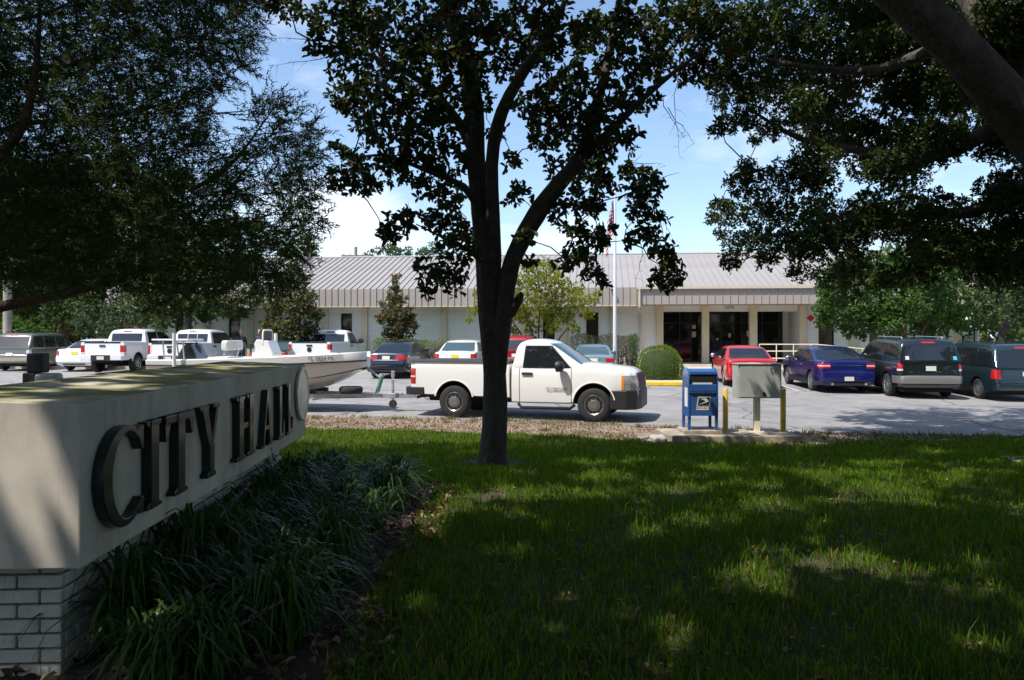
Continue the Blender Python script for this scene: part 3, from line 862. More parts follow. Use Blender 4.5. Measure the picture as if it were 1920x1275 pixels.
def pickup(name, label, P, yaw, col, spec, group=None, pitch=0.0, metal=0.0):
    """a pickup truck with its origin on the ground midway between the axles, x forward"""
    root = empty(name, P, yaw)
    root.rotation_euler = (0, pitch, yaw)
    pm_ = paint(name + '_paint', col, metal, .3)
    mats = [pm_, M['well']]
    s = spec
    wb = s['wb']; w = s['w']; tail, nose = s['tail'], s['nose']; cb0 = s['cab0']
    r, rim, style = s['wheel']
    bedz, zb, belt, H = s['bedz'], s['zb'], s['belt'], s['H']
    xr, xf = -wb / 2, wb / 2
    # bed
    bw = w * .985
    top = [(tail, bedz), (cb0 - .045, bedz)]
    bed = body_mesh('bed', top, [(tail, bw * .965), (tail + .12, bw), (cb0 - .045, bw)], [(tail, zb + .04), (tail + .3, zb), (cb0 - .045, zb - .04)], mats, crown=.006, boxy=.72, waist=.62)
    wells = lambda xx: [(xx, r + .03, r + .095, s0, s1) for s0, s1 in ((-w - .3, -w + .34), (w - .34, w + .3))]
    bed = cut_wells(bed, wells(xr))
    bo = link('bed', bed, root)
    link('bed_cover', patch(bed, 'bed_cover', M['black'], {}, pred=lambda c, n: n.z > .8 and c.z > bedz - .05, off=.006), root)
    if s.get('tonneau'):
        tn = MB()
        prof = [(-w * .95, bedz), (-w * .95, bedz + .035), (-w * .90, bedz + .06), (0, bedz + .075), (w * .90, bedz + .06), (w * .95, bedz + .035), (w * .95, bedz)]
        tn.prism(prof, tail + .02, cb0 - .06, lambda a_, b_, d: (d, a_, b_ + .004))
        tn.build('tonneau_cover', mat(name + '_vinyl', (.035, .036, .038), .6, var=.15, vscale=4), root, 30)
        for sy in (-1, 1):
            MB().box(tail + .02, cb0 - .06, sy * w * .945 - .02, sy * w * .945 + .02, bedz - .022, bedz + .022).build('rail_trim', mat(name + '_rail', (.30, .25, .20), .4, .5), root)
    # cab and front end
    cw = s['cowl']
    top = [(cb0, belt), (cw - .3, belt), (cw, s['cowlz']), (nose - .85, s['hoodz'] + .03), (nose - .26, s['hoodz'] - .035), (nose - .07, s['hoodz'] - .13), (nose - .015, s['hoodz'] - .30), (nose, s['hoodz'] - .48)]
    wid = [(cb0, w * .955), (cw - .5, w * .965), (cw + .1, w * .985), (nose - .5, w * .985), (nose - .18, w * .94), (nose, w * .80)]
    bot = [(cb0, s['sill']), (xf - .6, s['sill']), (nose - .3, s['sill'] + .18), (nose, s['sill'] + .22)]
    front = body_mesh('cab', top, wid, bot, mats, crown=.05, boxy=.35, waist=.5)
    front = cut_wells(front, wells(xf))
    link('front_body', front, root)
    roof = s['roof']
    cab = cabin_mesh('cab', roof, H, belt, w * .93, w * .74, mats, taper=.02, d=.20, crown=.04)
    link('cab', cab, root)
    G = M[s.get('glass', 'glass')]
    for p, q, l0, l1 in s['wins']:
        for sd2 in (-1, 1):
            pl = [((p, 0, belt), (-1, 0, l0)), ((q, 0, belt), (1, 0, -l1))]
            wo = link('window', patch(cab, 'window', G, {'z0': belt + .015, 'z1': H - .145}, pl, pred=lambda c, n: n.y * sd2 > .55, off=.005), root)
            link('window_seal', patch(cab, 'window_seal', M['black'], {'z0': belt - .01, 'z1': H - .125}, [((p - .025, 0, belt), (-1, 0, l0)), ((q + .03, 0, belt), (1, 0, -l1))], pred=lambda c, n: n.y * sd2 > .5, off=.002), wo)
    rw = link('rear_window', patch(cab, 'rear_window', G, {'z0': belt + .07, 'z1': H - .19, 'y0': -w * .70, 'y1': w * .70}, pred=lambda c, n: n.x < -.5, off=.005), root)
    if s.get('slider'):
        for yy in (-.22, .22):
            link('window_bar', patch(cab, 'window_bar', M['galv'], {'z0': belt + .07, 'z1': H - .19, 'y0': yy - .018, 'y1': yy + .018}, pred=lambda c, n: n.x < -.5, off=.010), rw)
    link('windscreen', patch(cab, 'windscreen', M['glass_teal'], {'z0': belt + .07, 'z1': H - .085}, [((0, w * .86, belt), (0, 1, .22)), ((0, -w * .86, belt), (0, -1, .22))], pred=lambda c, n: n.x > .3, off=.005), root)
    link('brake_light', patch(cab, 'brake_light', M['red_lens'], {'z0': H - .12, 'z1': H - .06, 'y0': -.19, 'y1': .19}, pred=lambda c, n: n.x < -.15 and c.x < cb0 + .4, off=.012), root)
    # tail lights, tailgate, bumper
    lights(bed, root, {'x1': tail + .13, 'z0': s['lz'][0], 'z1': s['lz'][1]}, bw - s.get('lw', .17), inner=s.get('inner'))
    for sy in (-1, 1):
        link('tailgate_seam', patch(bed, 'tailgate_seam', M['well'], {'y0': sy * (bw - .20) - .006, 'y1': sy * (bw - .20) + .006, 'z0': zb + .1}, pred=lambda c, n: n.x < -.5, off=.002), root)
    link('tailgate_cap', patch(bed, 'tailgate_cap', M['black'], {'z0': bedz - .05, 'y0': -bw + .19, 'y1': bw - .19}, pred=lambda c, n: n.x < -.4, off=.008), root)
    MB().box(tail - .03, tail + .02, -.13, .13, bedz - .20, bedz - .12).build('tailgate_handle', M['black'], root, bevel=.012)
    if s.get('badge'):
        MB().lathe([(.11, -.02), (.10, -.035), (.001, -.036)], 20, 'x', (tail + .015, 0, bedz - .34)).build('tailgate_emblem', M['dark_frame'], root, 40).scale = (1, 1, 1)
    bz0, bz1 = s['bump']
    bk_ = MB()
    cx = tail - .16
    prof = [(tail + .35, -w), (tail - .03, -w), (cx, -w + .10), (cx, w - .10), (tail - .03, w), (tail + .35, w), (tail + .35, w - .06), (tail + .02, w - .12), (tail + .02, -w + .12), (tail + .35, -w + .06)]
    bk_.prism(prof, bz0, bz1, lambda a_, b_, d: (a_, b_, d))
    bmp = bk_.build('rear_bumper', s.get('bumpm', M['chrome']), root, bevel=.02)
    MB().box(cx - .012, cx + .05, -.42, .42, bz0 - .02, bz1 + .006).build('bumper_step', M['black'], bmp)
    MB().box(cx - .018, cx - .012, -.155, .155, bz0 + .03, bz0 + .175).build('license_plate', M['plate'], bmp)
    # front bumper, grille, headlights
    fb = MB()
    prof = [(nose - .62, -w * .985), (nose - .25, -w * .985), (nose - .03, -w * .86), (nose + .05, -w * .55), (nose + .05, w * .55), (nose - .03, w * .86), (nose - .25, w * .985), (nose - .62, w * .985)]
    fb.prism(prof, s['fb'][0], s['fb'][1], lambda a_, b_, d: (a_, b_, d))
    fb.build('front_bumper', s.get('fbm', M['black']), root, bevel=.03)
    link('grille', patch(front, 'grille', M['black'], {'z0': s['fb'][1] - .02, 'z1': s['hoodz'] - .12, 'y0': -w * .62, 'y1': w * .62}, pred=lambda c, n: n.x > .3, off=.012), root)
    for sy in (-1, 1):
        lm = {'x0': nose - .36, 'z0': s['fb'][1] + .005, 'z1': s['hoodz'] - .16}
        lm['y0' if sy > 0 else 'y1'] = sy * w * .6
        ho = link('headlight', patch(front, 'headlight', s.get('hlm', M['white_lens']), lm, off=.008), root)
        lm2 = dict(lm); lm2['x1'] = nose - .30
        link('indicator', patch(front, 'indicator', M['amber_lens'], lm2, off=.012), ho)
    # doors, handles, mirrors, arches
    seams(front, root, s['seams'], s['sill'] + .05, belt + .01)
    for xx in s['handles']:
        for sy in (-1, 1):
            MB().box(xx - .13, xx + .13, sy * w * .962 - .028, sy * w * .962 + .028, belt - .17, belt - .11).build('door_handle', s.get('handm', M['black']), root, bevel=.02)
    mx, mz = s['mirror']
    for sy in (-1, 1):
        k = MB(); rings = []
        for f_, sc in ((-.09, .7), (-.075, .98), (.0, 1.0), (.07, .8), (.11, .35)):
            rings.append([(mx + f_, sy * (w * .96 + .17) + .13 * sc * math.cos(a_), mz + .13 * sc * math.sin(a_)) for a_ in np.linspace(0, 2 * math.pi, 15)[:-1]])
        k.loft(rings)
        k.tube([(mx, sy * w * .88, mz - .12), (mx, sy * (w * .96 + .10), mz - .06)], .035, 8)
        k.build('side_mirror', M['black'], root, 50)
    for xx, zz in ((xr, r), (xf, r)):
        for sy in (-1, 1):
            arc = [(xx + math.sin(a_) * (r + .10), sy * (w * .985 - .012), r + .03 + math.cos(a_) * (r + .10)) for a_ in np.linspace(-1.38, 1.38, 17)]
            MB().tube(arc, .022, 6).build('wheel_arch', pm_, root, 60)
    if s.get('step'):
        for sy in (-1, 1):
            MB().tube([(cb0 + .15, sy * (w * .86), s['sill'] - .02), (cb0 + .25, sy * (w * .97), s['sill'] - .09), (xf - .55, sy * (w * .97), s['sill'] - .09), (xf - .47, sy * (w * .86), s['sill'] - .02)], .038, 8).build('side_step', M['step'], root, 60)
    MB().tube([(tail + .55, -w * .55, zb - .02), (tail + .2, -w * .75, zb - .04), (tail + .08, -w * .80, zb - .07)], .034, 8).build('exhaust_pipe', M['dark_frame'], root, 60)
    MB().box(tail + .3, nose - .45, -w * .5, w * .5, s['sill'] - .02, s['sill'] + .18).build('chassis', M['well'], root)
    MB().tube([(xr, -w * .75, r), (xr, w * .75, r)], .07, 8).build('axle', M['well'], root)
    add_wheels(root, (xr, xf), w - .155, r, rim, style, .26)
    tag(root, label, 'pickup truck', group)
    return root, bed, front, cab

# --- the white pickup towing the boat
M['step'] = mat('step_rubber', (.012, .012, .012), .9)
M['head_lens'] = mat('head_lens', (.45, .455, .46), .1, .5, coat=.8, var=.4, vscale=18)
REGCAB = dict(wb=3.378, w=1.0, tail=-2.80, nose=2.68, cab0=-.26, wheel=(.385, .235, 'steel'), bedz=1.30, zb=.52, belt=1.22, H=1.86, cowl=1.42, cowlz=1.30, hoodz=1.22, sill=.38,
            roof=[(-.25, 1.18), (-.17, 1.74), (-.02, 1.84), (.30, 1.86), (.62, 1.81), (1.46, 1.24)], wins=[(.03, 1.13, .06, -.92)], lz=(.80, 1.17), bump=(.53, .72), fb=(.29, .73),
            seams=(-.07, 1.17), handles=(.12,), mirror=(.93, 1.26), tonneau=True, step=True, bumpm=M['black'], inner=(.53, .42), hlm=M['head_lens'], lw=.16)
yawT = -R(16)
PT = Vector((.50, 19.15, 0)); PT.z = gz(PT.x, PT.y)
silv, sbed, sfront, scab = pickup('pickup_truck', 'white regular cab pickup with black tonneau cover towing the boat trailer', PT, yawT, (.81, .80, .775), REGCAB)
me = text_mesh('SILVERADO', .105, M['black'], .003, 'door_lettering')
o = link('door_lettering', me, silv); o.location = (.83, -(1.0 * .975 + .012), .74); o.rotation_euler = (R(90), 0, 0); o.scale = (.95, .62, 1)

# --- other pickups parked towards the building
def park(px, D, a, half):
    hd = Vector((math.sin(R(a)), math.cos(R(a)), 0))
    P = Vector(((px - 960) * D / F, D, 0)) + hd * half
    P.z = gz(P.x, P.y)
    return P, R(90 - a)
WHITE = (.80, .80, .79)
CREW = dict(REGCAB, wb=3.9, tail=-3.10, nose=2.95, cab0=-1.15, wheel=(.40, .26, 'five'), bedz=1.36, zb=.60, belt=1.32, H=1.93, cowl=1.70, cowlz=1.38, hoodz=1.30, sill=.48,
           roof=[(-1.14, 1.26), (-1.03, 1.82), (-.88, 1.91), (-.1, 1.93), (.75, 1.86), (1.72, 1.32)], wins=[(-.86, -.02, .12, .0), (.10, 1.30, .0, -.85)], lz=(.84, 1.22), bump=(.58, .80), fb=(.35, .85),
           seams=(-.9, .04, 1.32), handles=(-.7, .3), mirror=(1.12, 1.42), tonneau=False, step=False, bumpm=mat('crew_cab_bumper', (.72, .72, .72), .3), lw=.20, fbm=M['chrome'], inner=(.22, .04))
P, yw = park(192, 33.7, 2, 3.1)
gmc, gbed, _, _ = pickup('pickup_truck', 'white crew cab pickup with chrome five spoke wheels parked beside the white sedan', P, yw, WHITE, CREW, 'white pickups parked by the building')
SLIDER = dict(CREW, wb=3.67, tail=-2.95, nose=2.8, cab0=-.95, bedz=1.33, belt=1.30, H=1.92, badge=True, slider=True, lz=(.86, 1.24), lw=.13, inner=None, wheel=(.385, .24, 'six'), bumpm=mat('satin_bumper', (.70, .70, .70), .25, .3),
            roof=[(-.94, 1.26), (-.83, 1.80), (-.68, 1.90), (0, 1.92), (.75, 1.85), (1.70, 1.30)], wins=[(-.7, 1.28, .12, -.85)])
P, yw = park(318, 33.4, 4, 2.95)
pickup('pickup_truck', 'white pickup with sliding rear window parked behind the boat stern', P, yw, WHITE, SLIDER, 'white pickups parked by the building')
SHORTCAB = dict(REGCAB, tail=-2.85, nose=2.75, bedz=1.36, belt=1.28, H=1.89, cowlz=1.34, hoodz=1.26, sill=.45, tonneau=False, step=False, wheel=(.39, .24, 'five'), lz=(1.02, 1.26), lw=.17, inner=None, badge=True, bump=(.56, .78), bumpm=M['chrome'], fbm=M['chrome'],
           roof=[(-.25, 1.22), (-.15, 1.77), (.0, 1.87), (.35, 1.89), (.70, 1.83), (1.46, 1.28)], mirror=(.98, 1.38))
P, yw = park(580, 34.3, 6.5, 2.85)
pickup('pickup_truck', 'white regular cab pickup with red tail lights parked behind the boat bow', P, yw, WHITE, SHORTCAB, 'white pickups parked by the building')

XD = lambda px, D: (px - 960) * D / F
G1 = 'cars parked facing the building'
car('minivan', 'grey and tan minivan with amber and red tail lights under the trees', XD(16, 36), 36, -1, (.16, .155, .135), 'van', 5.1, 1.95, 1.76, .5, group=G1, cat='minivan', wheel=('five', .33, .21), belt=1.04, rake=.42, hood=1.0, lz=(.70, 1.02), bumpm=mat('van_bumper', (.36, .31, .24), .4, .2), bump=(.40, .62), pz=(.70, .84), inner=(.98, .35))
car('sedan', 'white sedan with yellow license plate parked beside the grey minivan', XD(138, 35.6), 35.6, 1, (.78, .78, .78), L=4.85, Wd=1.83, H=1.47, group=G1, plate='plate_yellow', lz=(.74, .94), lin=.78, wheel=('six', .32, .2))
car('sedan', 'dark teal sedan parked between two white pickups behind the boat console', XD(500, 33.5), 33.5, 5, (.018, .03, .035), glass='glass_teal', L=4.6, Wd=1.78, H=1.44, group=G1)
car('sedan', 'dark navy sedan with wide red tail lights parked behind the boat trailer', XD(723, 31.2), 31.2, 7.5, (.012, .015, .026), L=4.66, Wd=1.76, H=1.45, metal=.3, group=G1, lin=.42, lz=(.78, .94), wheel=('seven', .32, .22), chrome_bar=.745, mirm=M['black'])
car('sedan', 'white sedan with pale blue rear glass parked beyond the pickup bed', XD(852, 32.5), 32.5, 7, (.78, .77, .75), glass='glass_teal', L=4.9, Wd=1.86, H=1.47, group=G1, plate='plate_yellow', lin=.72, lz=(.78, .96))
car('suv', 'red sport utility car with roof rails parked behind the tree trunk', XD(966, 33), 33, 6, (.30, .012, .022), 'suv', 4.5, 1.82, 1.68, .2, group=G1, cat='suv', belt=1.06, rake=.3, lz=(.9, 1.05))
car('sedan', 'pale blue small sedan parked before the grey twiggy hedge', XD(1113, 30.0), 30.0, 5, (.20, .31, .35), glass='glass_teal', L=4.45, Wd=1.68, H=1.40, metal=.4, group=G1, lz=(.78, .92))
red = car('sedan', 'bright red sedan parked behind the metal cabinet near the entrance', XD(1412, 28.2), 28.2, 7, (.52, .013, .018), L=4.83, Wd=1.86, H=1.47, metal=.1, group=G1, wheel=('ten', .335, .235), lin=.42, lz=(.84, .95), mirm=M['chrome'])
tau = car('sedan', 'metallic royal blue sedan with chrome trunk bar parked beside the dark suv', XD(1592, 26.3), 26.3, 4, (.010, .015, .135), L=5.1, Wd=1.92, H=1.53, metal=.45, group=G1, wheel=('five', .35, .245), lin=.62, lz=(.86, 1.02), deck=1.10, chrome_bar=.945, lowm=M['black'], lowz=.42, pz=(.44, .58), exhaust=(-.55, .55), inner=(.62, .38), mirm=M['chrome'], lwrap=.34)
exp_, ebody, ecab, el, ew = car('suv', 'large dark green suv with grey bumper and round stickers on its rear glass', XD(1747, 24.6), 24.6, 6, (.010, .018, .017), 'suv', 5.2, 2.0, 1.90, .3, group=G1, cat='suv', wheel=('five', .385, .235), belt=1.18, rake=.22, rackm=M['galv'], lz=(.90, 1.17), lwrap=.22, bumpm=mat('suv_bumper', (.17, .16, .15), .45, .2), bump=(.50, .74), pz=(.90, 1.05), inner=(.22, .0), mirm=M['chrome'], lin=.84)
for yy, c_ in ((.70, (.7, .6, .6)), (-.74, (.1, .45, .7))):
    link('sticker', patch(ecab, 'sticker', mat('sticker', c_, .5), {'y0': yy - .055, 'y1': yy + .055, 'z0': 1.25, 'z1': 1.36}, pred=lambda c, n: n.x < -.35, off=.009), exp_)
car('minivan', 'dark blue green minivan with large red tail lights beside the dark suv', XD(1929, 24.0), 24.0, 4, (.022, .045, .058), 'van', 5.1, 2.0, 1.78, .5, group=G1, cat='minivan', wheel=('five', .335, .215), belt=1.06, rake=.34, hood=1.0, lz=(.72, 1.0), lin=.80, lwrap=.28, pz=(.80, .94), bump=(.36, .58), lowm=M['black'], lowz=.34)
car('van', 'white van roof showing behind the dark minivan by the far trees', XD(1822, 37), 37, 50, (.78, .78, .77), 'van', 5.2, 2.0, 2.0, 0, group=G1, cat='van', belt=1.25, rake=.15, rack=False)
car('sedan', 'white car with only its roof edge showing beside the grey minivan', XD(-42, 37.5), 37.5, -2, (.75, .75, .75), group=G1, L=4.8)
# ------------------------------------------------------------------ boat on its trailer
M['gel'] = mat('gelcoat', (.74, .73, .69), .22, var=.03, coat=.5)
M['gel_tan'] = mat('gelcoat_hull', (.70, .67, .60), .28, var=.05, coat=.4)
M['vinyl'] = mat('white_vinyl', (.66, .65, .60), .55, var=.06)
byaw = -R(6)
bd = Vector((math.cos(byaw), math.sin(byaw), 0))
BP = Vector((-3.70, 20.2, 0)) - bd * 2.75
BP.z = gz(BP.x, BP.y)
boat = empty('motor_boat', BP, byaw)
tag(boat, 'white open fishing boat with centre console on a trailer', 'boat')
def beam(x): 
    t_ = (x + 2.75) / 5.5
    return 1.02 if t_ < .45 else 1.02 * math.sqrt(max(0, 1 - ((t_ - .45) / .555) ** 2.3)) + .012
def sheer(x): return 1.32 + .20 * ((x + 2.75) / 5.5) ** 1.6
def band(x): return .13 + .09 * ((x + 2.75) / 5.5)
def keel(x):
    t_ = (x + 2.75) / 5.5
    return .47 + (.0 if t_ < .55 else .70 * ((t_ - .55) / .45) ** 2.6)
def chine(x):
    t_ = (x + 2.75) / 5.5
    return .70 + .06 * t_ + (.0 if t_ < .5 else .36 * ((t_ - .5) / .5) ** 2)
hx = list(np.linspace(-2.75, 2.2, 20)) + list(np.linspace(2.3, 2.74, 8))
rings = []
for x in hx:
    b_, zs, zk, zc = beam(x), sheer(x), keel(x), chine(x)
    half = [(0, zk), (b_ * .45, zk + (zc - zk) * .42), (b_ * .86, zc), (b_ * .925, zc + (zs - band(x) - zc) * .5), (b_ * .985, zs - band(x)), (b_, zs - .02), (b_ * .97, zs), (b_ * .84, zs + .004), (b_ * .82, zs - .14), (0, zs - .12)]
    rings.append(mirror_ring(half, x))
hull = MB().loft(rings).mesh('hull', M['gel_tan'], 28)
link('hull', hull, boat)
link('gunwale', patch(hull, 'gunwale', M['gel'], {}, pred=lambda c, n: c.z > sheer(c.x) - band(c.x) - .005 and (n.z > -.75), off=.003), boat)
for s in (-1, 1):
    MB().tube([(x, s * (beam(x) * .985 + .008), sheer(x) - band(x)) for x in hx], .020, 6).build('rub_rail', M['black'], boat, 60)
    MB().tube([(x, s * (beam(x) * .865 + .004), chine(x) + .006) for x in hx], .011, 5).build('hull_stripe', M['black'], boat, 60)
# registration numbers on the bow
xa_, xb_ = 1.40, 2.05
ang = math.atan2(beam(xb_) - beam(xa_), xb_ - xa_)
me = text_mesh('FL 2924 ML', .135, M['black'], .002, 'registration')
o = link('registration', me, boat); xm = (xa_ + xb_) / 2 + .05
o.location = (xm, -(beam(xm) + .016), sheer(xm) - .105); o.rotation_euler = (R(90) - R(6), 0, ang)
o.rotation_euler = (R(90), 0, -ang)
o.scale = (1.0, .95, 1)
# console with windscreen and grab rail
cs = MB(); 
prof = [(-.28, 1.02), (.22, 1.02), (.30, 1.45), (.16, 1.80), (-.16, 1.84), (-.28, 1.60)]
cs.prism(prof, -.30, .30, lambda a_, b_, d: (a_, d, b_))
con = cs.build('console', M['gel'], boat, bevel=.03)
MB().tube([(.02, -.29, 1.70), (.02, -.29, 2.02), (.02, -.22, 2.08), (.02, .22, 2.08), (.02, .29, 2.02), (.02, .29, 1.70)], .022, 8).build('grab_rail', M['vinyl'], con, 60)
MB().box(.025, .033, -.25, .25, 1.80, 2.05).build('console_screen', mat('screen_plastic', (.10, .11, .11), .08, spec=.6), con)
MB().lathe([(.17, 0), (.185, .012), (.17, .025)], 20, 'x', (-.40, 0, 1.62)).build('steering_wheel', M['black'], con, 40)
MB().box(-.35, -.22, -.34, -.20, 1.60, 1.74).build('control_lever', M['black'], con, bevel=.01)
# leaning seat
st_ = MB().box(-1.42, -.92, -.45, .45, 1.06, 1.30).build('seat_base', M['vinyl'], boat, bevel=.04)
MB().box(-1.40, -.85, -.46, .46, 1.30, 1.38).build('seat_cushion', M['vinyl'], boat, bevel=.03)
bk2 = MB()
prof = [(-.48, 1.58), (-.44, 1.55), (.44, 1.55), (.48, 1.58), (.48, 1.76), (.42, 1.81), (-.42, 1.81), (-.48, 1.76)]
bk2.prism(prof, -1.02, -.86, lambda a_, b_, d: (d + .0 * a_, a_, b_))
bk2.build('seat_back', M['vinyl'], boat, bevel=.03)
for s in (-1, 1):
    MB().tube([(-1.0, s * .38, 1.36), (-.94, s * .40, 1.60)], .022, 6).build('seat_bracket', M['galv'], boat, 60)
# stern platform and outboard engine under a dark cover
MB().box(-2.95, -1.95, -.42, .42, 1.80, 1.85).build('poling_platform', M['gel'], boat, bevel=.015)
for sx, sy in ((-2.6, -.38), (-2.6, .38), (-2.05, -.38), (-2.05, .38)):
    MB().tube([(sx, sy, 1.05), (sx - .08, sy * .9, 1.80)], .02, 6).build('platform_leg', M['galv'], boat, 60)
eng = MB(); rings = []
for z, sx, sy in ((1.02, .34, .22), (1.2, .34, .25), (1.45, .30, .25), (1.66, .22, .22), (1.74, .12, .14)):
    rings.append([(-2.2 + (z - 1.02) * .22 + sx * math.cos(a_), sy * math.sin(a_), z) for a_ in np.linspace(0, 2 * math.pi, 17)[:-1]])
eng.loft(rings); eng.tube([(-2.75, 0, 1.15), (-2.9, 0, .75), (-2.95, 0, .35)], [.13, .10, .06], 8)
eo = eng.build('outboard_engine', M['black'], boat, 50)
pb = MB(); pb.box(-.22, .22, -.26, .26, -.02, .02)
o = pb.build('engine_lid', mat('engine_blue', (.07, .09, .13), .35, coat=.5), eo, bevel=.01); o.location = (-1.86, 0, 1.52); o.rotation_euler = (0, R(66), 0)
tarp = MB(); rings = []
for x, h, w_ in ((-2.05, .05, .3), (-1.9, .14, .6), (-1.6, .13, .75), (-1.2, .08, .7), (-.8, .13, .6), (-.55, .03, .3)):
    rings.append([(x, w_ * y_, 1.075 + h * (1 - y_ ** 2) + .02 * math.sin(9 * y_ + x * 7)) for y_ in np.linspace(-1, 1, 11)] + [(x, w_ * y_, 1.04) for y_ in np.linspace(1, -1, 11)])
tarp.loft(rings); tarp.build('dark_cover', mat('cover_cloth', (.02, .02, .022), .9), boat, 60)
# trolling motor on the bow
tm = MB(); tm.tube([(1.3, .18, 1.40), (1.75, .05, 1.46), (2.35, -.05, 1.44), (2.7, -.08, 1.40)], [.025, .03, .03, .03], 8); tm.tube([(1.25, .2, 1.36), (1.35, .2, 1.48), (1.55, .16, 1.50), (1.68, .12, 1.42)], [.06, .085, .085, .05], 10)
tm.build('trolling_motor', M['gel'], boat, 60)
MB().lathe([(.03, -.05), (.075, -.02), (.075, .04), (.03, .07)], 12, 'y', (2.42, -.05, 1.43)).build('motor_bracket', M['black'], boat, 50)
MB().box(2.5, 2.78, -.16, .06, 1.33, 1.40).build('motor_mount', M['gel'], boat, bevel=.02)

tr = empty('boat_trailer', BP, byaw)
tag(tr, 'galvanised boat trailer with winch stand, jack and flat spare tyre', 'trailer')
for s in (-1, 1):
    k = MB(); pts = [(-2.7, s * .62), (1.5, s * .62), (3.1, s * .07), (3.1, s * .13)]
    for (xa_, ya_), (xb_, yb_) in zip(pts[:-2], pts[1:-1]):
        d_ = Vector((xb_ - xa_, yb_ - ya_, 0)).normalized(); n_ = Vector((-d_.y, d_.x, 0)) * .035
        for z0, z1, ww in ((.34, .352, 1.0), (.352, .438, .25), (.438, .45, 1.0)):
            q = [(xa_ + n_.x * ww, ya_ + n_.y * ww), (xb_ + n_.x * ww, yb_ + n_.y * ww), (xb_ - n_.x * ww, yb_ - n_.y * ww), (xa_ - n_.x * ww, ya_ - n_.y * ww)]
            k.prism(q, z0, z1, lambda a_, b_, d: (a_, b_, d))
    k.build('frame_beam', M['galv'], tr)
    bnk = MB().box(-2.6, 1.5, s * .45 - .05, s * .45 + .05, .46, .56).build('bunk', M['black'], tr)
    MB().lathe([(.33, -.09), (.33, .09)], 8, 'y', (-1.1, s * 1.0, .33))
    w_, t_ = wheel_meshes(.33, .2, 'five', .19)
    o = link('wheel', w_, tr); o.location = (-1.1, s * 1.0, .33); o.rotation_euler = (0, 0, 0 if s < 0 else R(180)); link('tyre', t_, o)
    arc = [(-1.1 + math.sin(a_) * .40, s * 1.0, .33 + math.cos(a_) * .40) for a_ in np.linspace(-1.4, 1.4, 12)]
    f_ = MB(); 
    for p, q in zip(arc[:-1], arc[1:]):
        f_.add([(p[0], p[1] - .12, p[2]), (q[0], q[1] - .12, q[2]), (q[0], q[1] + .12, q[2]), (p[0], p[1] + .12, p[2])], [(0, 1, 2, 3)])
    fo = f_.build('fender', M['galv'], tr); sm = fo.modifiers.new('s', 'SOLIDIFY'); sm.thickness = .01
    k = MB(); k.tube([(-1.9 if s < 0 else -.25, s * .62, .42), (-1.9 if s < 0 else -.25, s * 1.17, .42), (-1.9 if s < 0 else -.25, s * 1.17, 1.0)], .025, 6); k.tube([(-1.9 if s < 0 else -.25, s * 1.17, .75), (-1.9 if s < 0 else -.25, s * 1.17, 2.0)], .048, 10)
    k.build('guide_post', M['gel'], tr, 60)
for x in (-2.5, -1.1, .4, 1.5):
    MB().box(x - .03, x + .03, -.62, .62, .30, .34).build('cross_member', M['galv'], tr)
MB().box(1.9, 3.98, -.05, .05, .335, .455).build('tongue', M['galv'], tr, bevel=.008)
MB().box(3.98, 4.22, -.06, .06, .40, .49).build('coupler', M['galv'], tr, bevel=.02)
MB().tube([(3.9, .02, .46), (4.05, -.1, .52), (4.2, -.2, .40), (4.32, -.1, .30), (4.45, 0, .52)], .012, 6).build('safety_chain', M['dark_frame'], tr)
sw = MB(); sw.tube([(2.95, 0, .45), (3.12, 0, .95)], .045, 8)
so_ = sw.build('winch_stand', M['galv'], tr, 60)
MB().tube([(2.98, 0, .50), (3.10, -.01, .88)], .052, 8).build('strap_wrap', mat('strap_green', (.06, .22, .13), .7), so_, 60)
MB().tube([(3.08, 0, .82), (2.66, 0, 1.13)], .03, 8).build('winch_arm', M['galv'], so_, 60)
MB().lathe([(.05, -.09), (.085, -.09), (.085, .09), (.05, .09)], 14, 'y', (2.62, 0, 1.13)).build('bow_roller', mat('roller_blue', (.015, .015, .06), .5), so_, 40)
jk = MB(); jk.tube([(3.42, -.14, .30), (3.42, -.14, 1.02)], .034, 10); jk.tube([(3.42, -.14, .88), (3.42, -.14, 1.04)], .046, 10); jk.tube([(3.42, -.14, .80), (3.52, -.2, .80)], .015, 6)
jo = jk.build('tongue_jack', M['galv'], tr, 50)
MB().box(3.34, 3.50, -.19, -.04, .33, .46).build('jack_bracket', M['galv'], jo, bevel=.01)
MB().lathe([(.03, -.035), (.10, -.035), (.105, 0), (.10, .035), (.03, .035)], 18, 'y', (3.42, -.14, .19)).build('jack_wheel', M['tyre'], jo, 40)
w_, t_ = wheel_meshes(.30, .17, 'five', .17)
o = link('spare_wheel', w_, tr); o.location = (2.36, -.28, .55); o.rotation_euler = (R(-90), 0, 0); link('tyre', t_, o)

# ------------------------------------------------------------------ city hall sign
M['stucco'] = mat('stucco', (.63, .565, .455), .85, var=.16, vscale=2.2, bump=.10, bscale=160, detail=9)
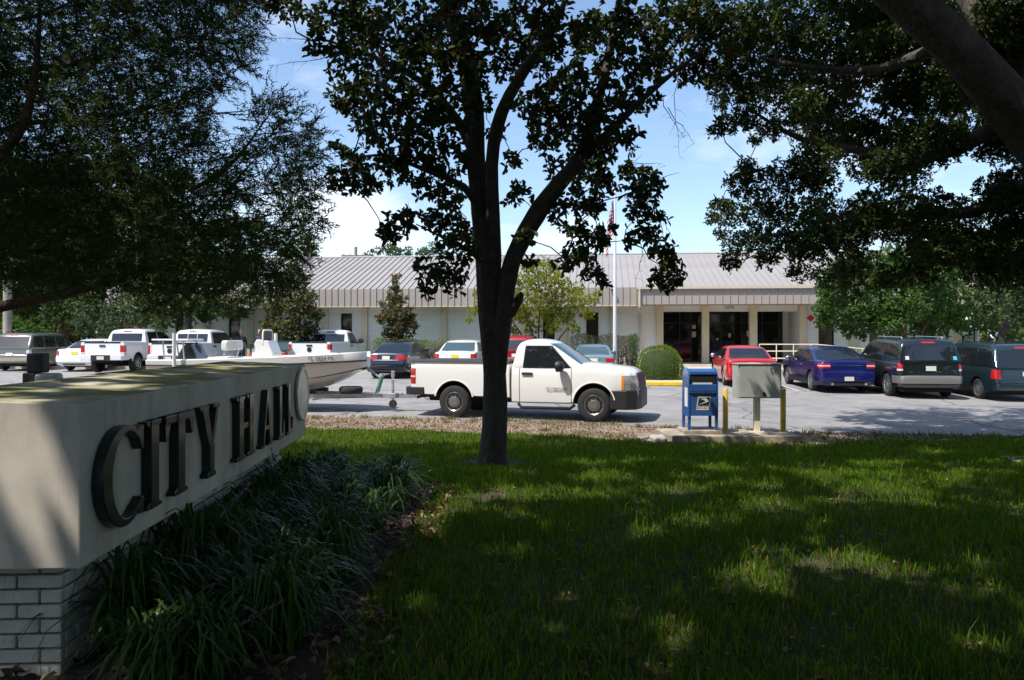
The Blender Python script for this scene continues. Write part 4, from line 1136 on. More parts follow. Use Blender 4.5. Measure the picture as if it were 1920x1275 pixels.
# moss and streaks settle on the cap
t = M['stucco'].node_tree; b = t.nodes['Principled BSDF']
gm = t.nodes.new('ShaderNodeNewGeometry'); sx_ = t.nodes.new('ShaderNodeSeparateXYZ'); t.links.new(gm.outputs['Normal'], sx_.inputs[0])
mz = t.nodes.new('ShaderNodeMath'); mz.operation = 'GREATER_THAN'; mz.inputs[1].default_value = .6; t.links.new(sx_.outputs['Z'], mz.inputs[0])
nm_ = t.nodes.new('ShaderNodeTexNoise'); nm_.inputs['Scale'].default_value = 2.4; nm_.inputs['Detail'].default_value = 7
tcx = t.nodes.new('ShaderNodeTexCoord'); t.links.new(tcx.outputs['Object'], nm_.inputs['Vector'])
rm = t.nodes.new('ShaderNodeValToRGB'); rm.color_ramp.elements[0].position = .30; rm.color_ramp.elements[1].position = .58; t.links.new(nm_.outputs['Fac'], rm.inputs[0])
mu = t.nodes.new('ShaderNodeMath'); mu.operation = 'MULTIPLY'; t.links.new(mz.outputs[0], mu.inputs[0]); t.links.new(rm.outputs[0], mu.inputs[1])
mxm = t.nodes.new('ShaderNodeMixRGB'); mxm.inputs['Color2'].default_value = (.20, .19, .045, 1)
old = b.inputs['Base Color'].links[0].from_socket
# vertical streaks under the cap edge
mps = t.nodes.new('ShaderNodeMapping'); mps.inputs['Scale'].default_value = (5, 5, .9); t.links.new(tcx.outputs['Object'], mps.inputs[0])
ns = t.nodes.new('ShaderNodeTexNoise'); ns.inputs['Scale'].default_value = 1.0; ns.inputs['Detail'].default_value = 9; ns.inputs['Roughness'].default_value = .7; t.links.new(mps.outputs[0], ns.inputs['Vector'])
rs = t.nodes.new('ShaderNodeValToRGB'); rs.color_ramp.elements[0].position = .50; rs.color_ramp.elements[1].position = .72; t.links.new(ns.outputs['Fac'], rs.inputs[0])
ms = t.nodes.new('ShaderNodeMixRGB'); ms.inputs['Color2'].default_value = (.25, .23, .17, 1)
m5 = t.nodes.new('ShaderNodeMath'); m5.operation = 'MULTIPLY'; m5.inputs[1].default_value = .55; t.links.new(rs.outputs[0], m5.inputs[0])
t.links.new(m5.outputs[0], ms.inputs['Fac']); t.links.new(old, ms.inputs['Color1'])
t.links.new(mu.outputs[0], mxm.inputs['Fac']); t.links.new(ms.outputs[0], mxm.inputs['Color1']); t.links.new(mxm.outputs[0], b.inputs['Base Color'])

SA = math.atan2(-.22, 4.53)                     # the sign runs almost straight away from the camera
sg = empty('city_hall_sign', (-1.88, 3.40, 0), -SA * -1)
# local frame: y along the sign (away), x to the right of it; letters on the x = 0 face
sg.rotation_euler = (0, 0, math.atan2(.22, 4.53))
tag(sg, 'long cream stucco sign with green serif letters on a white brick base', 'sign')
LEN, SW_ = 4.54, .80
Z0, Z1 = .527, 1.248
bx = MB()
prof = [(0, Z0), (0, Z1), (-SW_, Z1 + .034), (-SW_, Z0)]
N = 1
bx.prism(prof, 0, LEN, lambda a_, b_, d: (a_, d, b_))
bx.build('sign_box', M['stucco'], sg, bevel=.008)
M['sign_brick'] = mat('sign_brick', (.66, .62, .51), .8, var=.2, vscale=5, bump=.5, bscale=35, detail=8)
M['mortar'] = mat('mortar', (.16, .16, .09), .95, var=.5, vscale=9)
core = MB().box(-SW_ + .19, -.19, .21, LEN - .21, -.1, Z0 - .002).build('plinth', M['mortar'], sg)
def brick_mesh(lx, ly):
    k = MB(); k.box(-lx / 2, lx / 2, -ly / 2, ly / 2, -.0285, .0285)
    me_ = k.mesh('brick', M['sign_brick'])
    bm = bmesh.new(); bm.from_mesh(me_); bmesh.ops.bevel(bm, geom=bm.edges[:], offset=.004, segments=1, affect='EDGES'); bm.to_mesh(me_); bm.free()
    return me_
stretch_s, half_s = brick_mesh(.05, .193), brick_mesh(.05, .092)
stretch_e, half_e = brick_mesh(.193, .05), brick_mesh(.092, .05)
for row in range(9):
    z = Z0 - .035 - row * .0677
    off = (row % 2) * .1015
    y = .215 + off - (.1015 if off else 0)
    first = True
    y = .20
    if off: 
        o = link('brick', half_s, core); o.location = (-.188 + random.uniform(-.002, .002), y + .046, z); y += .1015
    while y + .193 < LEN - .19:
        o = link('brick', stretch_s, core); o.location = (-.188 + random.uniform(-.0025, .0025), y + .0965, z); o.rotation_euler = (random.uniform(-.006, .006), 0, random.uniform(-.008, .008)); y += .203
    x = -.165
    if not off:
        o = link('brick', half_e, core); o.location = (x - .046, .188, z); x -= .1015
    while x - .193 > -SW_ + .10:
        o = link('brick', stretch_e, core); o.location = (x - .0965, .186 + random.uniform(-.0025, .0025), z); o.rotation_euler = (random.uniform(-.006, .006), 0, random.uniform(-.008, .008)); x -= .203

M['letter'] = mat('letter_green', (.006, .020, .014), .36, .0, coat=.3, spec=.35)
LD = .055
def glyph(ch):
    """serif capital drawn as overlapping bars; unit cap height 1; returns list of polygons and advance width"""
    T, t2, se, sh = .17, .075, .075, .075          # stem, thin, serif overhang, serif height
    def stem(x, w=T, ser=True, y0=0, y1=1):
        out2 = [[(x, y0), (x + w, y0), (x + w, y1), (x, y1)]]
        if ser:
            for yy in (0, 1):
                s_ = 1 if yy == 0 else -1
                out2.append([(x - se, yy), (x + w + se, yy), (x + w + se, yy + s_ * sh * .6), (x + w, yy + s_ * sh * 1.1), (x, yy + s_ * sh * 1.1), (x - se, yy + s_ * sh * .6)])
        return out2
    if ch == 'I': return stem(se), T + 2 * se
    if ch == 'T':
        p = [[(.26, 0), (.26 + T, 0), (.26 + T, 1), (.26, 1)], [(.26 - se, 0), (.26 + T + se, 0), (.26 + T + se, .05), (.26 + T, .09), (.26, .09), (.26 - se, .05)],
             [(0, 1), (.69, 1), (.69, .90), (0, .90)], [(0, 1), (0, .70), (.06, .70), (.12, .90), (.12, 1)], [(.69, 1), (.69, .70), (.63, .70), (.57, .90), (.57, 1)]]
        return p, .69
    if ch == 'Y':
        p = [[(.28, 0), (.28 + T, 0), (.28 + T, .46), (.28, .46)], [(.28 - se, 0), (.28 + T + se, 0), (.28 + T + se, .05), (.28 + T, .09), (.28, .09), (.28 - se, .05)],
             [(.05, .96), (.25, .96), (.28 + T, .42), (.28, .42)], [(.28 + T * .55, .42), (.28 + T, .42), (.66, .96), (.57, .96)], [(0, 1), (.32, 1), (.32, .94), (0, .94)], [(.49, 1), (.73, 1), (.73, .94), (.49, .94)]]
        return p, .73
    if ch == 'H':
        p = stem(se) + stem(.52) + [[(se + T - .02, .47), (.54, .47), (.54, .56), (se + T - .02, .56)]]
        return p, .52 + T + se
    if ch == 'A':
        p = [[(.08, .03), (.15, .03), (.42, 1), (.35, 1)], [(.35, 1), (.46, 1), (.72, .03), (.53, .03)], [(.20, .29), (.60, .29), (.58, .37), (.22, .37)], [(0, 0), (.24, 0), (.24, .055), (0, .055)], [(.46, 0), (.80, 0), (.80, .055), (.46, .055)]]
        return p, .80
    if ch == 'L':
        p = stem(se) + [[(se, 0), (.58, 0), (.58, .09), (se, .09)], [(.58, 0), (.58, .32), (.53, .32), (.46, .09), (.46, 0)]]
        return p, .60
    if ch == 'C':
        o_, n_ = [], 30
        for k in range(n_ + 1):
            a_ = R(48) + R(264) * k / n_
            o_.append((.42 + .42 * math.cos(a_), .5 + .53 * math.sin(a_)))
        i_ = []
        for k in range(n_ + 1):
            a_ = R(52) + R(256) * k / n_
            i_.append((.47 + .30 * math.cos(a_), .5 + .455 * math.sin(a_)))
        p = []
        for k in range(n_): p.append([o_[k], o_[k + 1], i_[k + 1], i_[k]])
        return ('C', o_, i_), .76
LZ0, LH = .648, .455
def letter(ch, y0, y1):
    """a letter between the distances y0..y1 along the sign face"""
    g, adv = glyph(ch)
    sc = (y1 - y0) / adv
    k = MB()
    fn = lambda a_, b_, d: (d, y0 + a_ * sc, LZ0 + b_ * LH)
    if isinstance(g, tuple):
        _, o_, i_ = g
        n = len(o_)
        for lst in (0,):
            vs = []
            for d in (.002, LD):
                vs += [fn(a_, b_, d) for a_, b_ in o_] + [fn(a_, b_, d) for a_, b_ in i_]
            fs = []
            for q in range(n - 1):
                fs.append((2 * n + q, 2 * n + q + 1, 3 * n + q + 1, 3 * n + q))
                fs.append((q, n + q, n + q + 1, q + 1))
                fs.append((q, q + 1, 2 * n + q + 1, 2 * n + q))
                fs.append((n + q, 3 * n + q, 3 * n + q + 1, n + q + 1))
            fs.append((0, 2 * n, 3 * n, n)); fs.append((n - 1, 2 * n - 1, 4 * n - 1, 3 * n - 1))
            k.add(vs, fs)
        for s_ in (1, -1):
            yy = .5 + s_ * .5
            q = [(.66, .5 + s_ * .47), (.78, .5 + s_ * .49), (.78, .5 + s_ * (.22 if s_ > 0 else .30)), (.74, .5 + s_ * (.22 if s_ > 0 else .30)), (.66, .5 + s_ * .38)]
            k.prism(q, .002, LD - .003, fn)
    else:
        for i, poly in enumerate(g):
            k.prism(poly, .002, LD - .0025 * i, fn)
    o = k.build('letter', M['letter'], sg, bevel=.005)
    o['label'] = 'green serif letter ' + ch
def ysign(px):
    """distance along the letter face seen at photo column px"""
    k_ = (px - 960) / F
    # face points: (-1.88 - .0486 s, 3.40 + s)
    return (-1.88 - k_ * 3.40) / (k_ + .0486) if True else 0
for ch, a_, c_ in (('C', 170, 249), ('I', 257, 286), ('T', 294, 350), ('Y', 362, 401), ('H', 431, 468), ('A', 479, 502), ('L', 511, 525), ('L', 528, 542)):
    letter(ch, ysign(a_), ysign(c_))
# brushed metal seal at the far end
M['seal'] = mat('brushed_metal', (.55, .54, .50), .38, .75, var=.25, vscale=7)
ys = ysign(563)
sl_ = MB().lathe([(.262, .012), (.262, .03), (.255, .036), (.235, .036), (.232, .032), (.001, .033)], 48, 'x', (0, ys, .965))
so2 = sl_.build('seal', M['seal'], sg, 30); so2['label'] = 'round brushed metal seal'

# floodlight and its junction box on a post behind the sign
fl = empty('floodlight', (-3.62, 6.0, 0))
tag(fl, 'black floodlight above a grey junction box behind the sign', 'floodlight')
MB().tube([(0, 0, -.05), (0, 0, 1.2)], .03, 8).build('post', M['galv'], fl, 60)
MB().box(-.09, .035, -.04, .06, 1.255, 1.405).build('lamp_housing', M['black'], fl, bevel=.012)
MB().box(-.115, -.02, -.05, .05, 1.16, 1.255).build('bracket', mat('bracket_brown', (.07, .055, .035), .6), fl, bevel=.01)
MB().box(-.015, .15, -.07, .05, 1.14, 1.252).build('junction_box', M['galv'], fl, bevel=.02)

# ------------------------------------------------------------------ mailbox, cabinet, bollards on a concrete pad
zg = gz(4.2, 14.9)
pad = MB().prism([(2.95, 14.35), (5.42, 14.35), (5.22, 15.55), (2.85, 15.55)], zg - .2, zg + .13, lambda a_, b_, d: (a_, b_, d)).build('concrete_pad', M['concrete_dirty'], None, bevel=.015)
tag(pad, 'weathered concrete pad under the mailbox and cabinet', 'pad')
blk = MB().prism([(2.62, 14.30), (2.86, 14.32), (2.88, 14.85), (2.60, 14.82)], zg - .1, zg + .10, lambda a_, b_, d: (a_, b_, d)).build('concrete_block', M['concrete'], None, bevel=.04)
tag(blk, 'pale broken concrete lump beside the pad', 'concrete')
ZP = zg + .13
M['usps'] = mat('mailbox_blue', (.028, .10, .29), .35, coat=.4, var=.08, vscale=5)
mbx = empty('mailbox', (3.59, 14.93, ZP))
tag(mbx, 'blue street mailbox with pull down slot and white eagle label', 'mailbox')
MB().box(-.36, .36, -.32, .36, 0, .07).build('footing', M['concrete_dirty'], mbx, bevel=.012)
for sx in (-1, 1):
    for sy in (-1, 1):
        MB().box(sx * .255 - .025, sx * .255 + .025, sy * .24 - .025, sy * .24 + .025, .07, .42).build('leg', M['usps'], mbx)
# body: side profile with rounded hood, front (towards -y) open at the top
prof = [(-.27, .34), (-.27, .93), (-.20, .93), (-.20, 1.10), (-.24, 1.12)] + [(-.02 - .25 * math.sin(a_), 1.0 + .22 * math.cos(a_)) for a_ in np.linspace(1.05, -1.57, 12)] + [(.27, .34)]
k = MB(); k.prism(prof, -.255, .255, lambda a_, b_, d: (d, a_, b_)); k.build('body', M['usps'], mbx, 30)
side = [(-.285, .32), (-.285, 1.04)] + [(-.02 - .27 * math.sin(a_), 1.0 + .245 * math.cos(a_)) for a_ in np.linspace(1.4, -1.57, 14)] + [(.285, .32)]
for sx in (-1, 1):
    MB().prism(side, sx * .256, sx * .278, lambda a_, b_, d: (d, a_, b_)).build('side_panel', M['usps'], mbx, 30)
MB().box(-.235, .235, -.263, -.20, .945, 1.12).build('slot_opening', M['well'], mbx)
MB().box(-.25, .25, -.292, -.263, .80, .935).build('pull_door', M['usps'], mbx, bevel=.008)
MB().box(-.25, .25, -.285, -.24, 1.135, 1.17).build('hood_lip', M['usps'], mbx, bevel=.006)
MB().box(-.20, .17, -.268, -.2635, .935, .965).build('slot_label', mat('label_white', (.65, .65, .62), .6, var=.3, vscale=15), mbx)
MB().box(-.22, .22, -.288, -.271, .745, .775).build('handle_slot', M['well'], mbx)
MB().box(-.26, .26, -.290, -.268, .775, .795).build('pull_handle', M['usps'], mbx, bevel=.004)
lw = mat('label_plate', (.70, .69, .64), .6)
fnl = lambda y: (lambda a_, b_, d: (a_ + .10 * (b_ - .56), d, b_))
lb = MB().prism([(-.115, .45), (.125, .45), (.125, .70), (-.115, .70)], -.2755, -.2705, lambda a_, b_, d: (a_ + .16 * (b_ - .575), d, b_)).build('label', lw, mbx)
MB().prism([(-.10, .535), (.11, .535), (.11, .685), (-.10, .685)], -.279, -.2757, lambda a_, b_, d: (a_ + .16 * (b_ - .575), d, b_)).build('label_panel', mat('label_dark', (.02, .022, .04), .5), lb)
eag = MB()
for poly in ([(-.085, .66), (.03, .672), (.095, .632), (.085, .622), (.0, .645)], [(-.02, .648), (.095, .618), (.08, .604), (-.085, .55), (.045, .612)]):
    eag.prism(poly, -.2825, -.2792, lambda a_, b_, d: (a_ + .16 * (b_ - .575), d, b_))
eag.build('eagle_mark', lw, lb)
for z, tx in ((.512, 'UNITED STATES'), (.48, 'POSTAL SERVICE')):
    me = text_mesh(tx, .034, mat('label_text', (.35, .16, .10), .6), .0008, 'label_lettering'); o = link('label_lettering', me, lb); o.location = (-.008, -.2770, z); o.rotation_euler = (R(90), 0, 0)
MB().box(-.2795, -.2785, -.20, .05, .50, .86).build('side_label', lw, mbx)

cab_ = empty('metal_cabinet', (4.70, 15.0, ZP))
tag(cab_, 'weathered grey metal cabinet on a single post beside the mailbox', 'cabinet')
M['cabinet'] = mat('cabinet_metal', (.54, .55, .53), .5, .2, col2=(.40, .41, .36), vscale=3.2, detail=6)
MB().box(-.41, .41, -.20, .20, .66, 1.30).build('box', M['cabinet'], cab_, bevel=.006)
MB().box(-.385, .385, -.222, -.203, .68, 1.265).build('door', M['cabinet'], cab_, bevel=.005)
MB().box(-.425, .425, -.235, .215, 1.303, 1.318).build('lid', M['cabinet'], cab_)
MB().lathe([(.022, -.262), (.026, -.25), (.026, -.223)], 10, 'y', (.07, 0, .755)).build('latch', M['black'], cab_)
MB().box(.05, .11, -.236, -.2225, .70, .745).build('padlock', M['black'], cab_, bevel=.005)
MB().box(-.055, .055, -.055, .055, .012, .66).build('post', M['cream'], cab_, bevel=.006)
MB().box(-.13, .13, -.11, .11, 0, .012).build('base_plate', M['cream'], cab_)
for sx in (-1, 1):
    for sy in (-1, 1): MB().lathe([(.014, .012), (.014, .03), (.001, .031)], 6, 'z', (sx * .105, sy * .085, 0)).build('bolt', M['cream'], cab_)
bl_me = MB().lathe([(.052, 0), (.052, .80), (.045, .815), (.001, .82)], 20).mesh('bollard', M['bollard'], 40)
for X, Y, lb_ in ((4.16, 15.22, 'yellow steel bollard between the mailbox and the metal cabinet'), (5.25, 15.12, 'yellow steel bollard at the outer end of the pad')):
    o = link('bollard', bl_me); o.location = (X, Y, ZP if X < 5 else ZP - .0); tag(o, lb_, 'bollard', 'yellow bollards on the pad')

# ------------------------------------------------------------------ flagpole with flag
fp_ = empty('flagpole', (XD(1153, 33), 33.0, -.17))
tag(fp_, 'white flagpole with gold ball in front of the building', 'flagpole')
zt = 1.55 + (627 - 352) * 33 / F + .17
MB().lathe([(.09, 0), (.085, 1.5), (.05, zt - .05), (.03, zt)], 14).build('pole', mat('pole_white', (.72, .72, .72), .35, .2), fp_, 60)
MB().lathe([(.02, zt), (.085, zt + .05), (.10, zt + .10), (.085, zt + .15), (.01, zt + .185)], 14).build('ball', mat('gold', (.75, .48, .16), .3, .8), fp_, 60)
# limp flag hanging in folds: 13 stripes and a canton
flag = empty('flag', fp_.location + Vector((0, 0, 0)))
tag(flag, 'limp red, white and blue flag hanging on the pole', 'flag')
FR, FW, FB = mat('flag_red', (.50, .03, .045), .8), mat('flag_white', (.72, .70, .70), .8), mat('flag_blue', (.045, .055, .20), .8)
def flag_pt(u_, v_):
    """u_ along the fly (0 at the hoist), v_ down; the cloth hangs collapsed along the pole"""
    fold = .075 * math.sin(u_ * 15) * min(1, u_ * 4)
    x = -.05 - u_ * .30 + .03 * math.sin(u_ * 21 + v_ * 2)
    z = zt - .35 - v_ * 1.25 - u_ * 1.35
    return (x, fold - .02, z)
for i in range(13):
    k = MB(); n = 26
    v0, v1 = i / 13, (i + 1) / 13
    vs = []
    for j in range(n + 1):
        vs += [flag_pt(j / n, v0), flag_pt(j / n, v1)]
    k.add(vs, [(2 * j, 2 * j + 1, 2 * j + 3, 2 * j + 2) for j in range(n) if not (i < 7 and j < n * .42)])
    o = k.build('stripe', FR if i % 2 == 0 else FW, flag, 60)
    so3 = o.modifiers.new('s', 'SOLIDIFY'); so3.thickness = .004
k = MB(); vs = []; n = 12
for j in range(n + 1): vs += [flag_pt(j / n * .42, 0), flag_pt(j / n * .42, 7 / 13)]
k.add(vs, [(2 * j, 2 * j + 1, 2 * j + 3, 2 * j + 2) for j in range(n)])
can = k.build('canton', FB, flag, 60); sm = can.modifiers.new('s', 'SOLIDIFY'); sm.thickness = .005
stm = MB()
for r_ in range(9):
    for c_ in range(6 if r_ % 2 == 0 else 5):
        u_ = .42 * ((c_ + (.5 if r_ % 2 == 0 else 1.0)) / 6.2); v_ = (r_ + .6) / 9.2 * 7 / 13
        p = Vector(flag_pt(u_, v_)); s5 = .024
        for sy in (-.006, .006):
            pts = []
            for q in range(10):
                rr = s5 if q % 2 == 0 else s5 * .42
                pts.append((p.x + rr * math.sin(q * math.pi / 5), p.y + sy, p.z + rr * math.cos(q * math.pi / 5)))
            stm.add(pts, [tuple(range(10))])
stm.build('stars', FW, can)

# sign post at the far right, seen nearly edge on
sp_ = empty('sign_post', (XD(1827, 33), 33, gz(16, 33)))
tag(sp_, 'thin dark post with a narrow sign plate by the far trees', 'sign post')
MB().tube([(0, 0, -.1), (0, 0, 2.2)], .035, 6).build('post', M['dark_frame'], sp_, 60)
MB().box(.07, .09, -.2, .2, 1.3, 2.1).build('plate', M['white_trim'], sp_)
# utility poles
for px, top, D, lb_, nm2 in ((667, 463, 70, 'distant wooden utility pole with cross arm behind the roof', 1), (14, 470, 40, 'pale wooden pole standing behind the grey minivan', 0)):
    p = at(px, top, D)
    up = empty('utility_pole', (p.x, D, -.1)); tag(up, lb_, 'utility pole')
    MB().tube([(0, 0, -.3), (0, 0, p.z + .1)], [.19, .13] if nm2 else [.22, .19], 10).build('pole', mat('pole_wood', (.30, .26, .21), .9, var=.2, vscale=3), up, 60)
    if nm2:
        MB().box(-1.3, 1.3, -.06, .06, p.z - .75, p.z - .62).build('cross_arm', mat('arm_wood', (.28, .24, .2), .9), up)
        for q in (-1.1, -.5, .6, 1.15): MB().lathe([(.05, 0), (.07, .08), (.03, .2)], 8, 'z', (q, 0, p.z - .62)).build('insulator', M['white_trim'], up)

# ------------------------------------------------------------------ two people by the building
def person(loc, rz, shirt, label):
    J = {'pelvis': (0, 0, .95), 'chest': (0, 0, 1.25), 'neck': (0, .01, 1.47), 'lsh': (.19, 0, 1.42), 'lel': (.25, .02, 1.12), 'lha': (.24, -.10, .88), 'rsh': (-.19, 0, 1.42), 'rel': (-.25, .02, 1.12), 'rha': (-.23, -.12, .90),
         'lhip': (.10, 0, .90), 'lkn': (.11, -.03, .50), 'lan': (.11, .02, .08), 'lto': (.12, -.16, .04), 'rhip': (-.10, 0, .90), 'rkn': (-.11, -.02, .50), 'ran': (-.11, .03, .08), 'rto': (-.12, -.15, .04)}
    rad = {'pelvis': .15, 'chest': .165, 'neck': .06, 'lsh': .075, 'rsh': .075, 'lel': .05, 'rel': .05, 'lha': .04, 'rha': .04, 'lhip': .10, 'rhip': .10, 'lkn': .07, 'rkn': .07, 'lan': .05, 'ran': .05, 'lto': .04, 'rto': .04}
    E = [('pelvis', 'chest'), ('chest', 'neck'), ('chest', 'lsh'), ('lsh', 'lel'), ('lel', 'lha'), ('chest', 'rsh'), ('rsh', 'rel'), ('rel', 'rha'), ('pelvis', 'lhip'), ('lhip', 'lkn'), ('lkn', 'lan'), ('lan', 'lto'), ('pelvis', 'rhip'), ('rhip', 'rkn'), ('rkn', 'ran'), ('ran', 'rto')]
    names = list(J); me = bpy.data.meshes.new('body'); me.from_pydata([J[n] for n in names], [(names.index(a_), names.index(c_)) for a_, c_ in E], [])
    o = bpy.data.objects.new('person', me); COL.objects.link(o)
    sk = o.modifiers.new('skin', 'SKIN'); sub = o.modifiers.new('sub', 'SUBSURF'); sub.levels = 1; sub.render_levels = 1
    for i, n in enumerate(names): me.skin_vertices[0].data[i].radius = (rad[n], rad[n]); me.skin_vertices[0].data[i].use_root = (n == 'pelvis')
    me.materials.append(shirt)
    root = empty('person', loc, rz); o.name = 'clothed_body'; o.parent = root
    skin = M.setdefault('skin', mat('skin', (.55, .30, .22), .5))
    k = MB(); rings = []
    for z, rx, ry, oy in ((1.50, .05, .055, .0), (1.55, .062, .075, -.015), (1.60, .072, .092, -.012), (1.66, .076, .098, -.002), (1.72, .074, .096, .004), (1.77, .058, .075, .008), (1.795, .02, .03, .01)):
        rings.append([(rx * math.cos(a_), oy + ry * math.sin(a_), z) for a_ in np.linspace(0, 2 * math.pi, 15)[:-1]])
    k.loft(rings); k.tube([(0, -.10, 1.665), (0, -.125, 1.635), (0, -.10, 1.625)], [.012, .018, .012], 6)
    for s in (-1, 1): k.tube([(s * .076, .0, 1.62), (s * .086, .01, 1.66), (s * .078, .012, 1.69)], [.008, .013, .008], 6)
    h = k.build('head', skin, root, 60)
    k = MB(); rings = []
    for z, rx, ry, oy in ((1.63, .079, .080, .028), (1.70, .082, .094, .014), (1.76, .066, .08, .012), (1.81, .022, .03, .012)):
        rings.append([(rx * math.cos(a_), oy + ry * math.sin(a_), z) for a_ in np.linspace(0, 2 * math.pi, 15)[:-1]])
    k.loft(rings); k.build('hair', mat('hair', (.035, .022, .015), .7), h, 60)
    for s in (-1, 1): MB().lathe([(.012, 0), (.001, .006)], 8, 'y', (s * .03, -.103, 1.665)).build('eye', M['black'], h)
    MB().box(-.022, .022, -.1045, -.098, 1.588, 1.596).build('mouth', mat('lips', (.35, .12, .10), .5), h)
    tag(root, label, 'person', 'people standing by the building')
p = at(452, 627, 37.2); person((p.x, p.y, .0), .5, mat('shirt_dark', (.04, .045, .05), .8), 'person in dark clothes standing behind the white pickup cab')
p = at(487, 627, 37.0); person((p.x, p.y, .0), -.4, mat('shirt_navy', (.03, .035, .06), .8), 'person in navy top standing behind the boat console')
# ------------------------------------------------------------------ foliage helpers
def fast_mesh(name, V, loops, starts, m):
    me = bpy.data.meshes.new(name)
    me.vertices.add(len(V)); me.vertices.foreach_set('co', np.ascontiguousarray(V, dtype=np.float32).ravel())
    me.loops.add(len(loops)); me.loops.foreach_set('vertex_index', np.ascontiguousarray(loops, dtype=np.int32))
    me.polygons.add(len(starts)); me.polygons.foreach_set('loop_start', np.ascontiguousarray(starts, dtype=np.int32))
    me.update(calc_edges=True)
    me.materials.append(m)
    return me

def unit(a): return a / (np.linalg.norm(a, axis=1, keepdims=True) + 1e-9)

def leaves(name, P, A, N_, Ln, Wd, m, full=False, fold=0.25):
    """leaf blades: P base points, A axis directions, N_ rough normals, Ln lengths, Wd widths"""
    A = unit(A); B = unit(np.cross(N_, A)); C = np.cross(A, B)
    n = len(P); Ln = np.broadcast_to(Ln, n)[:, None]; Wd = np.broadcast_to(Wd, n)[:, None]
    if full:
        up = C * Wd * fold
        V = np.stack([P, P + A * Ln * .38 + B * Wd * .42 + up, P + A * Ln * .74 + B * Wd * .46 + up, P + A * Ln - C * Ln * .06, P + A * Ln * .74 - B * Wd * .46 + up, P + A * Ln * .38 - B * Wd * .42 + up], 1).reshape(-1, 3)
        base = np.arange(n)[:, None] * 6
        loops = (base + np.array([[0, 1, 2, 3, 0, 3, 4, 5]])).ravel()
        starts = np.arange(n * 2) * 4
    else:
        V = np.stack([P, P + A * Ln * .55 + B * Wd * .5, P + A * Ln, P + A * Ln * .55 - B * Wd * .5], 1).reshape(-1, 3)
        loops = (np.arange(n)[:, None] * 4 + np.array([[0, 1, 2, 3]])).ravel()
        starts = np.arange(n) * 4
    return fast_mesh(name, V, loops, starts, m)

def rnd_dirs(n, zb=0.0):
    d = rng.normal(size=(n, 3)); d[:, 2] += zb
    return unit(d)

def sprigs(centres, radii, counts, flat=.8, tip=.07, per=7, zb=-.25):
    """leaf base points in little whorls spread through ellipsoidal clumps"""
    P, A = [], []
    for c, r, n in zip(centres, radii, counts):
        k = max(1, n // per)
        d = rnd_dirs(k); rr = rng.random(k)[:, None] ** .45
        q = np.array(c) + d * rr * np.array([r, r, r * flat])
        tw = rnd_dirs(k, zb)
        for i in range(per):
            a_ = unit(tw * .55 + rnd_dirs(k) * .85)
            P.append(q + tw * tip * (i / per) - tw * tip * .5); A.append(a_)
    return np.concatenate(P), np.concatenate(A)

def bark_tube(pts, rad, n=16, wob=.10, seed=0, seg=.25):
    """branch with uneven girth"""
    g = np.random.default_rng(seed)
    pts = [Vector(p) for p in pts]
    # resample with a Catmull-Rom curve
    P_, R_ = [], []
    for i in range(len(pts) - 1):
        p0, p1, p2, p3 = pts[max(i - 1, 0)], pts[i], pts[i + 1], pts[min(i + 2, len(pts) - 1)]
        m_ = max(2, int((p2 - p1).length / seg))
        for k in range(m_):
            t_ = k / m_
            P_.append(.5 * ((2 * p1) + (p2 - p0) * t_ + (2 * p0 - 5 * p1 + 4 * p2 - p3) * t_ ** 2 + (3 * p1 - p0 - 3 * p2 + p3) * t_ ** 3))
            R_.append(rad[i] * (1 - t_) + rad[i + 1] * t_)
    P_.append(pts[-1]); R_.append(rad[-1])
    rings = []; prev = None
    ph = g.random(5) * 6.28
    for i, p in enumerate(P_):
        d = (P_[min(i + 1, len(P_) - 1)] - P_[max(i - 1, 0)]).normalized()
        a_ = d.orthogonal().normalized() if prev is None else (prev - d * prev.dot(d)).normalized()
        prev = a_; b_ = d.cross(a_)
        ring = []
        for k in range(n):
            th = 2 * math.pi * k / n
            w = 1 + wob * (.5 * math.sin(3 * th + ph[0] + i * .35) + .35 * math.sin(5 * th + ph[1] - i * .22) + .3 * math.sin(2 * th + ph[2] + i * .6)) + g.uniform(-.3, .3) * wob
            ring.append(p + (a_ * math.cos(th) + b_ * math.sin(th)) * R_[i] * w)
        rings.append(ring)
    return rings

def grow(tw, clumps, anchors):
    """twigs join each clump to the nearest limb point or clump already joined"""
    nodes = [Vector(a_) for a_ in anchors]; todo = [Vector(c) for c in clumps]
    while todo:
        best = min(((min((c - q).length for q in nodes), i) for i, c in enumerate(todo)))
        c = todo.pop(best[1]); a_ = min(nodes, key=lambda q: (q - c).length)
        L = (c - a_).length; j = lambda k: Vector((random.uniform(-k, k), random.uniform(-k, k), random.uniform(-k * .3, k)))
        r = .006 + .008 * min(1, L)
        tw.tube([a_, a_.lerp(c, .35) + j(.12 * L), a_.lerp(c, .7) + j(.10 * L), c], [r, r * .8, r * .6, r * .35], 5)
        nodes.append(c)
        for _ in range(2):
            e = c + j(.28) + Vector((0, 0, -.08)); tw.tube([c, c.lerp(e, .5) + j(.04), e], [r * .4, .004, .002], 4)

def limb(name, pts, rad, m, parent, n=14, wob=.10, seed=0, seg=.25):
    return MB().loft(bark_tube(pts, rad, n, wob, seed, seg)).build(name, m, parent, 70)

